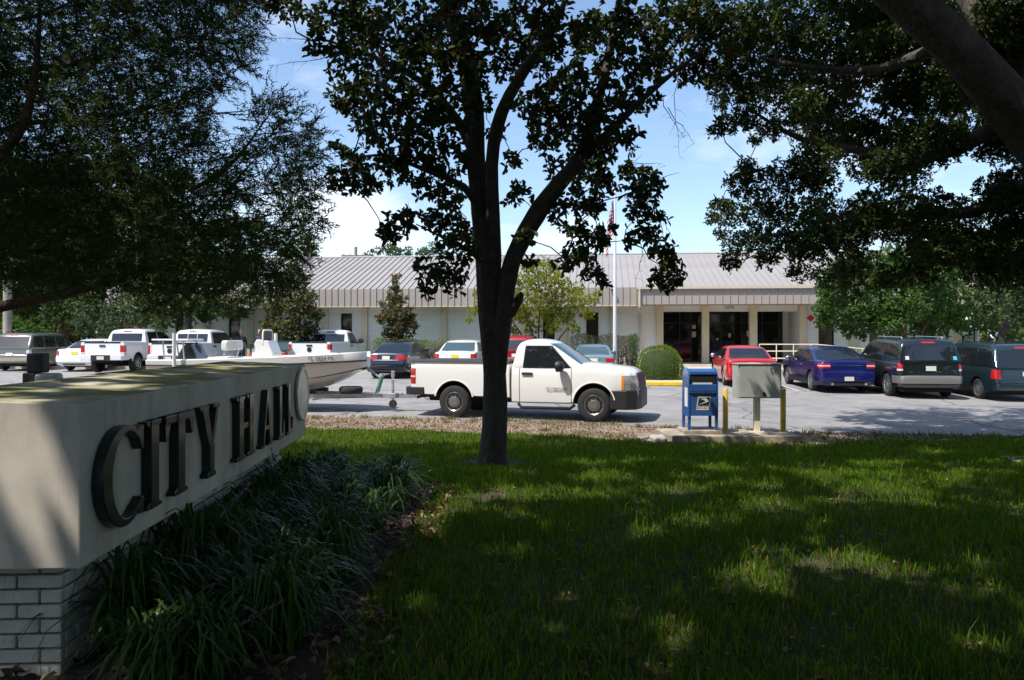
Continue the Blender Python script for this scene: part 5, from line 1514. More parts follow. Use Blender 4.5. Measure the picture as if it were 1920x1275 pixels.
def bark(name, c1, c2, sc=9):
    m = mat(name, c1, .92, col2=c2, vscale=sc, detail=8)
    t = m.node_tree
    tcn = t.nodes.new('ShaderNodeTexCoord'); mp_ = t.nodes.new('ShaderNodeMapping'); mp_.inputs['Scale'].default_value = (26, 26, 7)
    vo = t.nodes.new('ShaderNodeTexVoronoi'); vo.inputs['Scale'].default_value = 1.0
    t.links.new(tcn.outputs['Object'], mp_.inputs[0]); t.links.new(mp_.outputs[0], vo.inputs['Vector'])
    bp_ = t.nodes.new('ShaderNodeBump'); bp_.inputs['Strength'].default_value = .9; bp_.inputs['Distance'].default_value = .03
    t.links.new(vo.outputs['Distance'], bp_.inputs['Height']); t.links.new(bp_.outputs[0], t.nodes['Principled BSDF'].inputs['Normal'])
    return m
M['bark'] = bark('bark', (.042, .031, .024), (.078, .062, .050))
M['bark_grey'] = bark('bark_grey', (.042, .034, .028), (.115, .098, .082), 5)
M['bark_red'] = bark('bark_red', (.10, .05, .032), (.17, .10, .07))
M['leaf_big'] = leaf_mat('leaf_big', (.024, .042, .012), (.055, .080, .020), .2, .4, (.10, .06, .02))
M['leaf_oak'] = leaf_mat('leaf_oak', (.028, .046, .013), (.070, .095, .024), .24, .5)
M['leaf_cedar'] = leaf_mat('leaf_cedar', (.028, .050, .016), (.070, .098, .026), .2, .6)
M['leaf_mid'] = leaf_mat('leaf_mid', (.045, .10, .022), (.10, .17, .04), .35, .5)
M['leaf_yellow'] = leaf_mat('leaf_yellow', (.13, .17, .018), (.27, .28, .04), .4, .5)
M['leaf_magnolia'] = leaf_mat('leaf_magnolia', (.030, .055, .015), (.085, .10, .028), .12, .3, (.22, .10, .035))
M['leaf_brown'] = leaf_mat('leaf_brown', (.16, .075, .03), (.10, .09, .03), .12, .4)
M['leaf_far'] = leaf_mat('leaf_far', (.04, .07, .022), (.10, .14, .045), .3, .55)
M['leaf_hedge'] = leaf_mat('leaf_hedge', (.08, .14, .02), (.18, .25, .04), .3, .5)
M['twig'] = mat('twig', (.16, .13, .105), .9)

# ------------------------------------------------------------------ the tree in the middle of the lawn
TD = 11.45
def tp(px, py, dd=0.0): return at(px, py, TD + dd)
tree = empty('broadleaf_tree', (tp(925, 865).x, TD, gz(-.3, TD)))
tag(tree, 'dark forked broadleaf tree standing in the lawn before the white pickup', 'tree')
tree_inv = Vector(tree.location)
def loc(p): return Vector(p) - tree_inv
def tl(lst, dd=0.0): return [loc(tp(x, y, d)) for x, y, d in lst]
zb_ = gz(-.3, TD)
main = [loc((tree_inv.x, TD, zb_ - .12)), loc((tree_inv.x, TD, zb_ + .10))] + tl([(927, 800, 0), (926, 700, 0), (919, 610, 0), (911, 500, 0), (902, 400, .05), (893, 300, .1), (888, 200, .15), (870, 100, .2), (838, 0, .3), (800, -120, .4), (780, -300, .5)])
limb('trunk', main, [.30, .215, .183, .168, .158, .148, .144, .138, .138, .142, .125, .09, .03], M['bark'], tree, 26, .09, 3, .12)
right = tl([(930, 750, -.03), (936, 680, -.06), (942, 610, -.08), (949, 540, -.10), (965, 478, -.13), (1005, 404, -.2), (1050, 342, -.3), (1088, 296, -.4), (1115, 210, -.4), (1140, 110, -.3), (1165, -20, -.2), (1190, -160, 0)])
limb('limb', right, [.08, .125, .135, .132, .128, .130, .12, .105, .08, .06, .045, .02], M['bark'], tree, 18, .10, 5, .12)
limb('limb', tl([(925, 560, -.02), (925, 480, -.06), (923, 400, -.1), (922, 310, -.15), (932, 240, -.2), (955, 180, -.3), (995, 115, -.4), (1040, 50, -.4), (1080, -60, -.3)]), [.10, .112, .105, .095, .092, .085, .07, .05, .02], M['bark'], tree, 14, .1, 6)
limb('limb', tl([(893, 300, .1), (860, 230, .3), (800, 160, .5), (730, 120, .6), (660, 90, .6), (590, 70, .5)]), [.09, .075, .055, .04, .028, .012], M['bark'], tree, 12, .1, 7)
limb('limb', tl([(902, 400, 0), (870, 350, -.4), (800, 320, -.7), (720, 290, -.8), (660, 300, -.8)]), [.07, .05, .035, .022, .01], M['bark'], tree, 10, .1, 8)
limb('limb', tl([(1090, 290, -.4), (1140, 250, -.6), (1200, 190, -.8), (1270, 130, -.9), (1340, 80, -.9)]), [.07, .055, .04, .03, .012], M['bark'], tree, 10, .1, 9)
limb('limb', tl([(914, 500, 0), (880, 470, -.3), (840, 450, -.5), (780, 420, -.7)]), [.05, .03, .02, .008], M['bark'], tree, 8, .1, 10)
limb('knot', tl([(955, 590, -.12), (973, 560, -.2), (978, 548, -.22)]), [.08, .06, .02], M['bark'], tree, 12, .12, 12, .05)
BL = [(640, 30, 50), (700, 40, 60), (770, 50, 60), (830, 40, 50), (650, 110, 45), (720, 120, 60), (800, 130, 60), (680, 190, 50), (750, 200, 60), (830, 210, 50), (860, 120, 45), (650, 180, 35), (700, 250, 45), (770, 270, 50), (840, 290, 45), (660, 300, 34), (640, 335, 26), (690, 335, 33), (730, 310, 35), (800, 340, 40), (850, 370, 33), (632, 285, 18), (670, 355, 18),
      (745, 420, 26), (733, 442, 20), (770, 400, 22), (830, 420, 38), (860, 470, 36), (820, 510, 30), (800, 535, 20), (850, 530, 26), (878, 430, 28), (790, 500, 15), (720, 435, 10),
      (1000, 200, 45), (1040, 160, 50), (1090, 140, 50), (990, 90, 45), (1050, 60, 50), (1110, 60, 50), (1160, 40, 50), (1220, 40, 55), (1280, 30, 60), (1330, 60, 45), (1180, 110, 50), (1240, 110, 50), (1300, 120, 42), (1340, 150, 28), (1140, 190, 45), (1080, 220, 50), (1030, 260, 40), (1100, 280, 45), (1160, 260, 38), (1200, 180, 36), (1060, 320, 35), (1120, 330, 40), (975, 365, 26), (1050, 390, 26), (1090, 380, 30), (1113, 390, 24), (1178, 316, 16), (960, 300, 20),
      (1200, 322, 30), (1215, 357, 26), (1194, 398, 22), (1128, 437, 24), (1095, 440, 30), (1060, 487, 20), (1108, 500, 28), (1122, 525, 18), (1085, 470, 22), (1226, 405, 26), (1205, 385, 18), (1212, 437, 27), (1240, 478, 30), (1253, 505, 32), (1238, 530, 20), (1262, 528, 14), (985, 440, 16), (990, 490, 13), (1170, 450, 18), (1225, 340, 14), (1185, 360, 14), (1130, 460, 16), (1070, 430, 18),
      (900, 60, 50), (940, 40, 45), (960, 120, 38), (890, 180, 36), (930, 250, 22), (505, 10, 22), (545, 20, 28), (592, 30, 28), (600, 85, 20), (1010, 20, 45), (870, 10, 50)]
cen, rad_, cnt = [], [], []
for x, y, r in BL:
    dd = random.uniform(-1.2, 1.2)
    p = tp(x, y, dd) - tree_inv; cen.append(p); rad_.append(r / 128 * 1.12); cnt.append(int(.15 * r * r) + 14)
for i in range(85):
    a_, q = random.uniform(0, 6.28), math.sqrt(random.random()) * 2.7
    z = random.uniform(6.6, 9.2)
    if q * math.sin(a_) > .4 or q * math.cos(a_) > 1.6: continue
    cen.append(Vector((q * math.cos(a_) * 1.1, -.6 + q * math.sin(a_), z - zb_))); rad_.append(random.uniform(.4, .7)); cnt.append(180)
P_, A_ = sprigs(cen, rad_, cnt, .85, .10, 7)
n = len(P_)
Ln = rng.uniform(.085, .135, n); Wd_ = Ln * rng.uniform(.42, .56, n)
Nn = rnd_dirs(n, .9)
# the leaves that show largest are single parts, the rest one crown
d_cam = P_[:, 1] + tree_inv.y
vis = (P_[:, 2] + tree_inv.z < CAMZ + .428 * d_cam) 
score = np.where(vis, d_cam - Ln * 25, 99)
pick = np.argsort(score)[:290]
mask = np.ones(n, bool); mask[pick] = False
crown = link('crown', leaves('crown', P_[mask], A_[mask], Nn[mask], Ln[mask], Wd_[mask], M['leaf_big'], True), tree); crown['kind'] = 'stuff'
lf_me = leaves('leaf', np.zeros((1, 3)), np.array([[1., 0, 0]]), np.array([[0, 0, 1.]]), np.array([1.]), np.array([.5]), M['leaf_big'], True)
for i in pick:
    o = link('leaf', lf_me, tree)
    a_ = Vector(A_[i]).normalized(); b_ = Vector(Nn[i]).cross(a_).normalized(); c_ = a_.cross(b_)
    mt = Matrix((a_, b_, c_)).transposed().to_4x4(); mt.translation = Vector(P_[i])
    o.matrix_local = mt @ Matrix.Scale(Ln[i], 4)
# twigs that carry the clumps, some bare and drooping
tw = MB()
anch = [loc(tp(x, y)) for x, y in ((905, 300), (892, 170), (860, 230), (800, 160), (720, 120), (800, 320), (840, 450), (962, 170), (1045, 50), (1090, 290), (1115, 210), (1200, 190), (1270, 130), (1052, 340), (1008, 400), (1140, 110), (720, 290))]
grow(tw, cen[:len(BL)], anch)
for x0, y0, x1, y1, x2, y2 in ((1270, 130, 1262, 220, 1275, 300), (1255, 200, 1280, 250, 1305, 265), (1225, 400, 1245, 440, 1262, 478), (1185, 310, 1215, 300, 1245, 308), (1230, 380, 1243, 420, 1262, 455), (640, 100, 560, 125, 500, 120), (620, 80, 550, 60, 490, 85), (1240, 180, 1262, 240, 1285, 262), (1200, 440, 1210, 480, 1190, 540)):
    a_, m_, e_ = tp(x0, y0, -.5) - tree_inv, tp(x1, y1, -.6) - tree_inv, tp(x2, y2, -.6) - tree_inv
    pts = [a_ * (1 - t_) ** 2 + m_ * 2 * t_ * (1 - t_) + e_ * t_ ** 2 + Vector((random.uniform(-.03, .03), 0, random.uniform(-.03, .03))) for t_ in np.linspace(0, 1, 8)]
    tw.tube(pts, [.007 - .0055 * i / 7 for i in range(8)], 4)
    for i in range(2, 8):
        q = pts[i] + Vector((random.uniform(-.16, .16), random.uniform(-.1, .1), random.uniform(-.18, .04)))
        tw.tube([pts[i], pts[i].lerp(q, .5) + Vector((0, 0, .02)), q], [.0028, .002, .001], 4)
tw.build('twigs', M['bark'], tree)['kind'] = 'stuff'

# ------------------------------------------------------------------ live oak on the right whose limbs reach over the lawn
OD = 11.0
oak = empty('live_oak', (8.6, 10.5, gz(8.6, 10.5)))
tag(oak, 'huge dark live oak with thick rough limb reaching in over the lawn', 'tree')
oi = Vector(oak.location)
def op(px, py, D): return at(px, py, D) - oi
limb('trunk', [Vector((0, 0, -.2)), Vector((0, 0, .4)), Vector((-.05, 0, 1.6)), Vector((-.3, .0, 3.0))], [.75, .58, .50, .46], M['bark_grey'], oak, 24, .10, 21, .2)
limb('limb', [Vector((-.3, 0, 2.8)), op(1990, 300, 10.5), op(1905, 215, 10.4), op(1830, 150, 10.3), op(1770, 85, 10.2), op(1715, 10, 10.1), op(1650, -120, 9.8), op(1500, -330, 9.0), op(1200, -600, 7.5)], [.38, .25, .19, .165, .155, .145, .125, .09, .03], M['bark_grey'], oak, 20, .16, 22, .15)
limb('limb', [Vector((-.2, .1, 2.9)), op(1985, 190, 10.9), op(1910, 120, 11.3), op(1850, 60, 11.6), op(1790, -30, 12.0), op(1700, -150, 12.5)], [.30, .20, .165, .14, .12, .06], M['bark_grey'], oak, 16, .1, 23)
limb('limb', [Vector((-.2, .2, 2.6)), op(1960, 345, 11.5), op(1830, 395, 12.0), op(1680, 405, 12.4), op(1540, 430, 12.6), op(1420, 445, 12.6)], [.2, .12, .10, .075, .045, .015], M['bark_grey'], oak, 12, .1, 24)
limb('limb', [op(1905, 215, 10.4), op(1760, 290, 11.4), op(1640, 285, 12.0), op(1500, 260, 12.4), op(1400, 200, 12.5)], [.14, .09, .07, .045, .012], M['bark_grey'], oak, 12, .1, 25)
limb('limb', [op(1770, 85, 10.2), op(1650, 130, 11.0), op(1540, 130, 11.6), op(1430, 110, 12.0)], [.10, .07, .05, .015], M['bark_grey'], oak, 10, .1, 26)
limb('limb', [Vector((-.3, 0, 2.8)), Vector((-2.5, -2.5, 5.0)), Vector((-6, -6, 7.2)), Vector((-11, -8, 8.6))], [.34, .26, .18, .04], M['bark_grey'], oak, 14, .1, 27)
limb('limb', [Vector((-.3, 0, 2.9)), Vector((-3, -.5, 5.6)), Vector((-7, -1.5, 7.8)), Vector((-13, -3, 9.0)), Vector((-18, -3, 9.2))], [.36, .27, .20, .10, .03], M['bark_grey'], oak, 14, .1, 28)
OB = [(1400, 60, 62), (1470, 60, 66), (1380, 150, 52), (1440, 150, 58), (1400, 218, 40), (1352, 240, 22), (1445, 245, 28), (1330, 20, 50), (1500, 130, 60), (1370, 100, 50), (1490, 200, 50), (1350, 190, 22), (1415, 262, 15),
      (1400, 340, 40), (1372, 400, 36), (1338, 410, 18), (1440, 390, 48), (1485, 330, 48), (1420, 450, 42), (1380, 460, 32), (1368, 490, 20), (1480, 450, 44), (1440, 490, 22), (1500, 512, 24), (1520, 470, 40), (1350, 385, 20), (1400, 310, 18), (1520, 400, 50), (1530, 300, 45), (1520, 240, 45), (1355, 440, 18)]
for gx in range(1555, 2010, 52):
    for gy in range(-30, 500, 52):
        x, y = gx + random.uniform(-22, 22), gy + random.uniform(-22, 22)
        if (1720 < x < 1900 and 290 < y < 345 and random.random() < .6): continue
        if y > 490 and x < 1700 and random.random() < .3: continue
        OB.append((x, y, random.uniform(36, 58)))
for gx in range(1560, 1930, 45):
    OB.append((gx + random.uniform(-15, 15), random.uniform(485, 525) - (20 if gx > 1750 else 0), random.uniform(20, 34)))
cen, rad_, cnt = [], [], []
for x, y, r in OB:
    D = OD + 1.3 + random.uniform(-1.8, 2.2)
    s_ = F / D
    cen.append(at(x, y, D) - oi); rad_.append(r / s_ * 1.1); cnt.append(int(.66 * r * r) + 20)
P_, A_ = sprigs(cen, rad_, cnt, .75, .09, 8, -.1)
n = len(P_); Ln = rng.uniform(.055, .085, n)
link('crown', leaves('crown', P_, A_, rnd_dirs(n, .9), Ln, Ln * .45, M['leaf_oak']), oak)['kind'] = 'stuff'
tw = MB()
lim_pts = [op(1680, 405, 12.4), op(1540, 430, 12.6), op(1640, 285, 12), op(1500, 260, 12.4), op(1540, 130, 11.6), op(1650, 130, 11), op(1830, 395, 12), op(1760, 290, 11.4), op(1715, 10, 10.1), op(1790, -30, 12)]
grow(tw, cen, lim_pts)
tw.build('twigs', M['bark_grey'], oak)['kind'] = 'stuff'
# boughs that reach out over the car park and shade its near corner
cen, rad_, cnt = [], [], []
for i in range(330):
    x, y = random.uniform(4.6, 15.5), random.uniform(12.0, 19.2)
    if y > 18.6 - .25 * max(0, 8 - x): continue
    z = random.uniform(6.2, 9.8)
    if x / y < .30 and z < 1.9 + .45 * y: continue
    if x / y < .42 and 627 - F * (z - CAMZ) / y > 250: continue
    cen.append(Vector((x, y, z)) - oi); rad_.append(random.uniform(.45, .8)); cnt.append(190)
P_, A_ = sprigs(cen, rad_, cnt, .6, .12, 8, -.1)
n = len(P_); Ln = rng.uniform(.09, .14, n)
link('outer_crown', leaves('outer_crown', P_, A_, rnd_dirs(n, 1.2), Ln, Ln * .5, M['leaf_oak']), oak)['kind'] = 'stuff'
limb('limb', [Vector((-.2, .1, 2.9)), Vector((.2, 2.5, 5.2)), Vector((.6, 5.0, 7.0)), Vector((1.5, 8, 8.2))], [.3, .2, .12, .03], M['bark_grey'], oak, 12, .1, 29)
# unseen canopy added above and behind the camera, shaped to shade the lawn
cen, rad_, cnt = [], [], []
def slab_ok(x, y):
    lim_y = 10.5 if x < 1.2 else (10.5 + (x - 1.2) * 1.9 if x < 4.8 else 17.3)
    return y < lim_y
for i in range(3600):
    x, y = (random.uniform(-19, 19), random.uniform(-19, 17.5)) if i < 3200 else (random.uniform(-6, 4), random.uniform(-4, 3.5))
    if not slab_ok(x, y): continue
    z = random.uniform(7.9, 10.4) + max(0, (y - 12)) * .25
    e = max(0.0, -y - 5, -x - 10.0, x - 11.5)          # rim pulled down, out of view, to block low sky light
    if e > 0: z = random.uniform(max(.6, 9 - e * 1.7), 10.2 - e * .5)
    if y > .3 and abs(x) < .70 * y + 1.2 and z < 2.3 + .46 * y: continue
    cen.append(Vector((x, y, z)) - oi); rad_.append(random.uniform(.5, .85)); cnt.append(63)
P_, A_ = sprigs(cen, rad_, cnt, .5, .15, 7, 0)
# leaves cut out along the sun rays so flecks land at chosen spots
k_ = math.cos(SUN_EL) / math.sin(SUN_EL)
flecks = [(880, 930, .30), (960, 925, .35), (1040, 930, .28), (1020, 965, .22), (1130, 900, .35), (900, 885, .25), (1120, 930, .2), (1650, 1045, .30), (1600, 1050, .25), (1350, 985, .22), (1455, 1085, .28), (1282, 1085, .15), (1690, 925, .4), (1640, 915, .3), (1760, 905, .3), (1845, 1060, .2), (1880, 1110, .2), (1850, 855, .5), (1740, 850, .5), (1240, 1000, .2), (1180, 960, .2), (870, 990, .2), (770, 990, .18), (1430, 940, .25), (1340, 880, .3), (1540, 890, .3), (1500, 950, .2), (1230, 1170, .12), (1700, 1075, .15), (1560, 1120, .12), (1010, 1110, .1), (1250, 1160, .12), (920, 1040, .1), (500, 1020, .15), (460, 1090, .12), (1300, 920, .2), (1600, 870, .3)]
gp = []
for px, py, r in flecks:
    d0 = 8.0
    for _ in range(14):
        d0 = (CAMZ - gz((px - 960) * d0 / F, d0)) * F / (py - 627)
    gp.append(((px - 960) * d0 / F, d0, r * 1.25))
gp += [(-1.9, 3.75, .26), (-1.5, 3.80, .2), (-2.2, 3.95, .24), (-1.75, 4.1, .18), (-1.6, 4.7, .22), (-1.75, 5.4, .25), (-1.7, 6.2, .25), (-1.8, 7.0, .28), (-1.75, 7.7, .25), (-1.3, 3.55, .08)]
for _ in range(110):
    q = random.uniform(3.0, 13.5); gp.append((random.uniform(-.9, min(9, .68 * q)), q, random.uniform(.06, .20)))
W_ = P_ + np.array(oi)
gx_ = W_[:, 0] + SUN_H.x * k_ * (W_[:, 2] + .2); gy_ = W_[:, 1] + SUN_H.y * k_ * (W_[:, 2] + .2)
ok = np.ones(len(P_), bool)
for x, y, r in gp:
    d_ = np.hypot(gx_ - x, (gy_ - y) * .8) + rng.normal(0, r * .22, len(P_))
    ok &= d_ > r
P_, A_ = P_[ok], A_[ok]
n = len(P_); Ln = rng.uniform(.26, .40, n)
link('shade_canopy', leaves('shade_canopy', P_, A_, rnd_dirs(n, 1.4), Ln, Ln * .55, M['leaf_oak']), oak)['kind'] = 'stuff'

# ------------------------------------------------------------------ cedar on the left
ced = empty('cedar_tree', (-7.3, 9.4, gz(-7.3, 9.4)))
tag(ced, 'dark feathery cedar with drooping branches hanging over the sign', 'tree')
ci = Vector(ced.location)
def cp(px, py, D): return at(px, py, D) - ci
limb('trunk', [Vector((0, 0, -.2)), Vector((0, 0, .5)), Vector((.1, 0, 2.5)), Vector((.2, 0, 5)), Vector((.1, 0, 8)), Vector((0, 0, 10.5))], [.42, .30, .26, .2, .12, .03], M['bark_red'], ced, 18, .12, 31)
CB = [([(-170, 620), (0, 575), (130, 548), (260, 513), (330, 488), (420, 505), (520, 520)], 9.2, .09), ([(-150, 420), (0, 292), (50, 215), (68, 120), (75, 0), (70, -140)], 8.2, .085), ([(-150, 400), (0, 352), (120, 340), (250, 338), (370, 350), (440, 300), (490, 235), (520, 195)], 9.6, .06), ([(230, 520), (330, 470), (395, 390), (450, 330), (520, 250)], 9.9, .045),
      ([(-100, 160), (60, 130), (180, 110), (260, 55), (330, -10)], 9.0, .06), ([(-100, 270), (60, 230), (200, 220), (340, 180), (430, 110)], 10.2, .05), ([(-160, 500), (60, 470), (250, 460), (420, 430), (560, 380)], 10.4, .055), ([(-100, 60), (100, 20), (220, -60)], 8.6, .05), ([(250, 338), (330, 400), (430, 440), (550, 470)], 9.4, .03)]
for i, (pl, D, r) in enumerate(CB):
    pts = [Vector((.1, 0, CAMZ - (pl[0][1] - 627) * D / F - ci.z))] + [cp(x, y, D + .25 * math.sin(j * 1.7 + i)) for j, (x, y) in enumerate(pl)]
    nn = len(pts)
    limb('limb', pts, [r * (1 - .95 * j / (nn - 1)) for j in range(nn)], M['bark_red'], ced, 10, .12, 40 + i)
edge = [(-40, 480), (60, 470), (120, 455), (160, 430), (200, 560), (240, 585), (300, 600), (350, 585), (420, 592), (470, 575), (510, 545), (545, 520), (575, 440)]
def right_edge(y): return float(np.interp(y, [e[0] for e in edge], [e[1] for e in edge]))
C_, D_ = [], []
gaps = [(430, 205, 38), (405, 250, 26), (470, 330, 22), (395, 185, 22), (450, 395, 20), (500, 300, 18), (370, 300, 16), (540, 235, 16), (350, 215, 14), (260, 250, 10), (420, 130, 16), (505, 405, 14), (455, 165, 20), (330, 130, 12), (480, 240, 18)]
NV = 10500
while len(C_) < NV:
    y = random.uniform(-60, 585); x = random.uniform(-120, 600)
    e = right_edge(y) + 10 * math.sin(y * .11) + 8 * math.sin(y * .31)
    if x > e: continue
    if y > 545 - .06 * abs(x - 330) and random.random() < .6: continue
    if x < 250 and y > 540 and random.random() < .75: continue
    if any((x - a_) ** 2 + (y - b_) ** 2 < (r * random.uniform(.7, 1.3)) ** 2 for a_, b_, r in gaps): continue
    if random.random() < .25 * smooth((x - 380) / 150): continue
    D = random.uniform(7.6, 11.2)
    C_.append(tuple(cp(x, y, D))); D_.append(0)
for i in range(5200):                       # the rest of the crown, above and outside the picture
    a_, q = random.uniform(0, 6.28), math.sqrt(random.random()) * 3.9
    x, y, z = q * math.cos(a_), q * math.sin(a_), random.uniform(2.2, 10)
    p = Vector((x, y, z)) + ci
    if p.y > .5:
        u_, v_ = 960 + F * p.x / p.y, 627 - F * (p.z - CAMZ) / p.y
        if u_ > -100 and v_ > -50: continue
    if q > 4.2 * (1 - z / 12): continue
    C_.append((x, y, z))
C_ = np.array(C_); n = len(C_)
out_d = C_.copy(); out_d[:, 2] = 0; out_d = unit(out_d)
AX = unit(out_d * .7 + rnd_dirs(n) * .75 + np.array([0, 0, -.15]))
SD = unit(np.cross(AX, rnd_dirs(n)))
PP, AA = [], []
NL = 20
L0 = rng.uniform(.18, .32, n)[:, None]
for k in range(NL):
    t_ = (k + .5) / NL
    s_ = 1 if k % 2 else -1
    PP.append(C_ + AX * L0 * t_ + rng.normal(size=(n, 3)) * .008)
    AA.append(AX * .75 + SD * s_ * .55 + rng.normal(size=(n, 3)) * .28)
P_ = np.concatenate(PP); A_ = np.concatenate(AA); n2 = len(P_)
Ln = rng.uniform(.045, .085, n2)
A_ = unit(A_); B_ = unit(np.cross(A_, rnd_dirs(n2)))
V = np.stack([P_ - B_ * .0068, P_ + B_ * .0068, P_ + A_ * Ln[:, None]], 1).reshape(-1, 3)
link('crown', fast_mesh('crown', V, np.arange(n2 * 3), np.arange(n2) * 3, M['leaf_cedar']), ced)['kind'] = 'stuff'
tw = MB()
for i in range(260):
    j = random.randrange(NV); c = Vector(C_[j])
    s_ = Vector((0.2, 0, c.z - .25)); d_ = (c - s_)
    a_ = c - d_.normalized() * random.uniform(.4, 1.0) + Vector((0, 0, random.uniform(-.15, .1)))
    tw.tube([a_, (a_ + c) / 2 + Vector((random.uniform(-.05, .05), 0, random.uniform(-.05, .05))), c], [.009, .006, .003], 4)
tw.build('twigs', M['bark_red'], ced)['kind'] = 'stuff'

# ------------------------------------------------------------------ trees and shrubs by the building
def fill(x0, x1, y0, y1, step, r):
    return [(x + random.uniform(-.4, .4) * step, y + random.uniform(-.4, .4) * step, r * random.uniform(.8, 1.25)) for x in np.arange(x0, x1, step) for y in np.arange(y0, y1, step)]
def shrub(name, label, cat, D, blobs, lm, leaf=.13, lai=2.6, stems=(), flat=.85, group=None, bm=None, aspect=.5, depth=1.0, zbias=.7):
    """a plant from clumps given at photo pixels and a distance; stems: lists of (px, py, radius)"""
    x0 = np.mean([b_[0] for b_ in blobs]) if not stems else stems[0][0][0]
    p = at(x0, 627, D); zg_ = gz(p.x, D) if D < 36 else 0.0
    root = empty(name, (p.x, D, zg_)); ri = Vector(root.location)
    cen, rad_, cnt = [], [], []
    s_ = F / D
    for bl_ in blobs:
        x, y, r = bl_[:3]
        dd = random.uniform(-.7, .7) * depth
        cen.append(at(x, y, D + dd) - ri); rad_.append(r / s_)
        cnt.append(int(lai * math.pi * r * r / (leaf * s_ * leaf * aspect * s_ * .6)) + 14)
    P_, A_ = sprigs(cen, rad_, cnt, flat, leaf * .8, 7, .0)
    n = len(P_); Ln = rng.uniform(.75, 1.2, n) * leaf
    link('crown', leaves('crown', P_, A_, rnd_dirs(n, zbias), Ln, Ln * aspect, lm), root)['kind'] = 'stuff'
    for i, st2 in enumerate(stems):
        pts = [at(x, y, D) - ri for x, y, r in st2]
        pts[0].z = -.15
        limb('trunk' if i == 0 else 'stem', pts, [r for x, y, r in st2], bm or M['bark_grey'], root, 9, .1, 60 + i)
    tag(root, label, cat, group)
    return root, cen, ri

shrub('magnolia', 'broad bronze and green young magnolia beside the white pickup', 'tree', 36.2, [(545, 500, 20), (525, 530, 26), (560, 530, 24), (520, 570, 30), (560, 572, 32), (590, 590, 20), (510, 610, 26), (545, 615, 32), (580, 620, 24), (530, 640, 26), (570, 645, 22), (540, 480, 10), (578, 555, 18)], M['leaf_magnolia'], .16, 4.2, [[(548, 690, .10), (546, 620, .08), (545, 520, .03)]])
mg, _, ri = shrub('magnolia', 'slender conical bronze tipped magnolia in front of the white brick wall', 'tree', 36.6, [(742, 522, 9), (741, 540, 13), (737, 558, 15), (750, 560, 12), (735, 580, 19), (752, 582, 16), (725, 600, 17), (745, 605, 24), (765, 600, 15), (735, 625, 22), (760, 622, 20), (712, 598, 9), (745, 640, 20), (775, 590, 8), (778, 612, 9), (715, 570, 7)], M['leaf_magnolia'], .16, 3.4, [[(743, 690, .07), (743, 620, .05), (742, 540, .02)]])
cen = [at(x, y, 36.4 + random.uniform(-.3, .3)) - ri for x, y in ((742, 518), (740, 530), (746, 545), (733, 552), (720, 575), (712, 596), (770, 580), (778, 604), (752, 565), (730, 590), (760, 600), (745, 610))]
P_, A_ = sprigs(cen, [.25] * len(cen), [70] * len(cen), .8, .1, 7, .3)
link('bronze_leaves', leaves('bronze_leaves', P_, A_, rnd_dirs(len(P_), .6), .14, .06, M['leaf_brown']), mg)['kind'] = 'stuff'
shrub('crape_myrtle', 'airy yellow green crape myrtle with several thin stems behind the pickup', 'tree', 35.6,
      [(1000, 505, 24), (1035, 510, 22), (975, 530, 26), (1015, 530, 26), (1050, 530, 22), (1080, 540, 20), (960, 560, 26), (1000, 560, 28), (1040, 560, 28), (1080, 565, 24), (1110, 560, 16), (1125, 550, 8), (930, 575, 22), (905, 565, 16), (890, 580, 14), (980, 590, 26), (1025, 590, 26), (1065, 590, 22), (1100, 590, 16), (945, 600, 20), (1000, 615, 18), (1040, 612, 18), (1075, 615, 14), (895, 550, 10), (1020, 492, 12), (880, 600, 8), (965, 620, 12)],
      M['leaf_yellow'], .11, 3.0, [[(1008, 690, .07), (1002, 640, .05), (985, 590, .03), (970, 540, .015)], [(1012, 690, .06), (1022, 640, .045), (1040, 590, .03), (1060, 550, .012)], [(1004, 690, .05), (985, 640, .04), (955, 595, .02)], [(1016, 690, .05), (1045, 640, .035), (1080, 600, .015)], [(1010, 690, .05), (1010, 620, .04), (1015, 540, .015)]])
shrub('green_tree', 'bright green spreading tree in front of the right end of the building', 'tree', 31.5,
      [(1560, 520, 30), (1590, 540, 36), (1640, 530, 40), (1690, 520, 40), (1740, 530, 40), (1780, 545, 30), (1560, 565, 32), (1600, 580, 36), (1650, 575, 40), (1700, 570, 42), (1750, 575, 38), (1790, 590, 28), (1550, 600, 24), (1590, 612, 26), (1635, 605, 30), (1670, 610, 28), (1720, 610, 30), (1765, 612, 26), (1800, 610, 18), (1615, 628, 12), (1545, 545, 18), (1535, 580, 12), (1620, 500, 36), (1680, 485, 40), (1740, 490, 40), (1790, 510, 30), (1580, 500, 24)],
      M['leaf_mid'], .14, 5.0, [[(1689, 720, .25), (1690, 640, .22), (1692, 590, .18), (1700, 520, .10)], [(1690, 620, .08), (1650, 600, .05), (1600, 580, .02)], [(1691, 615, .08), (1740, 600, .05), (1780, 585, .02)]], bm=M['bark_red'], depth=2.0)
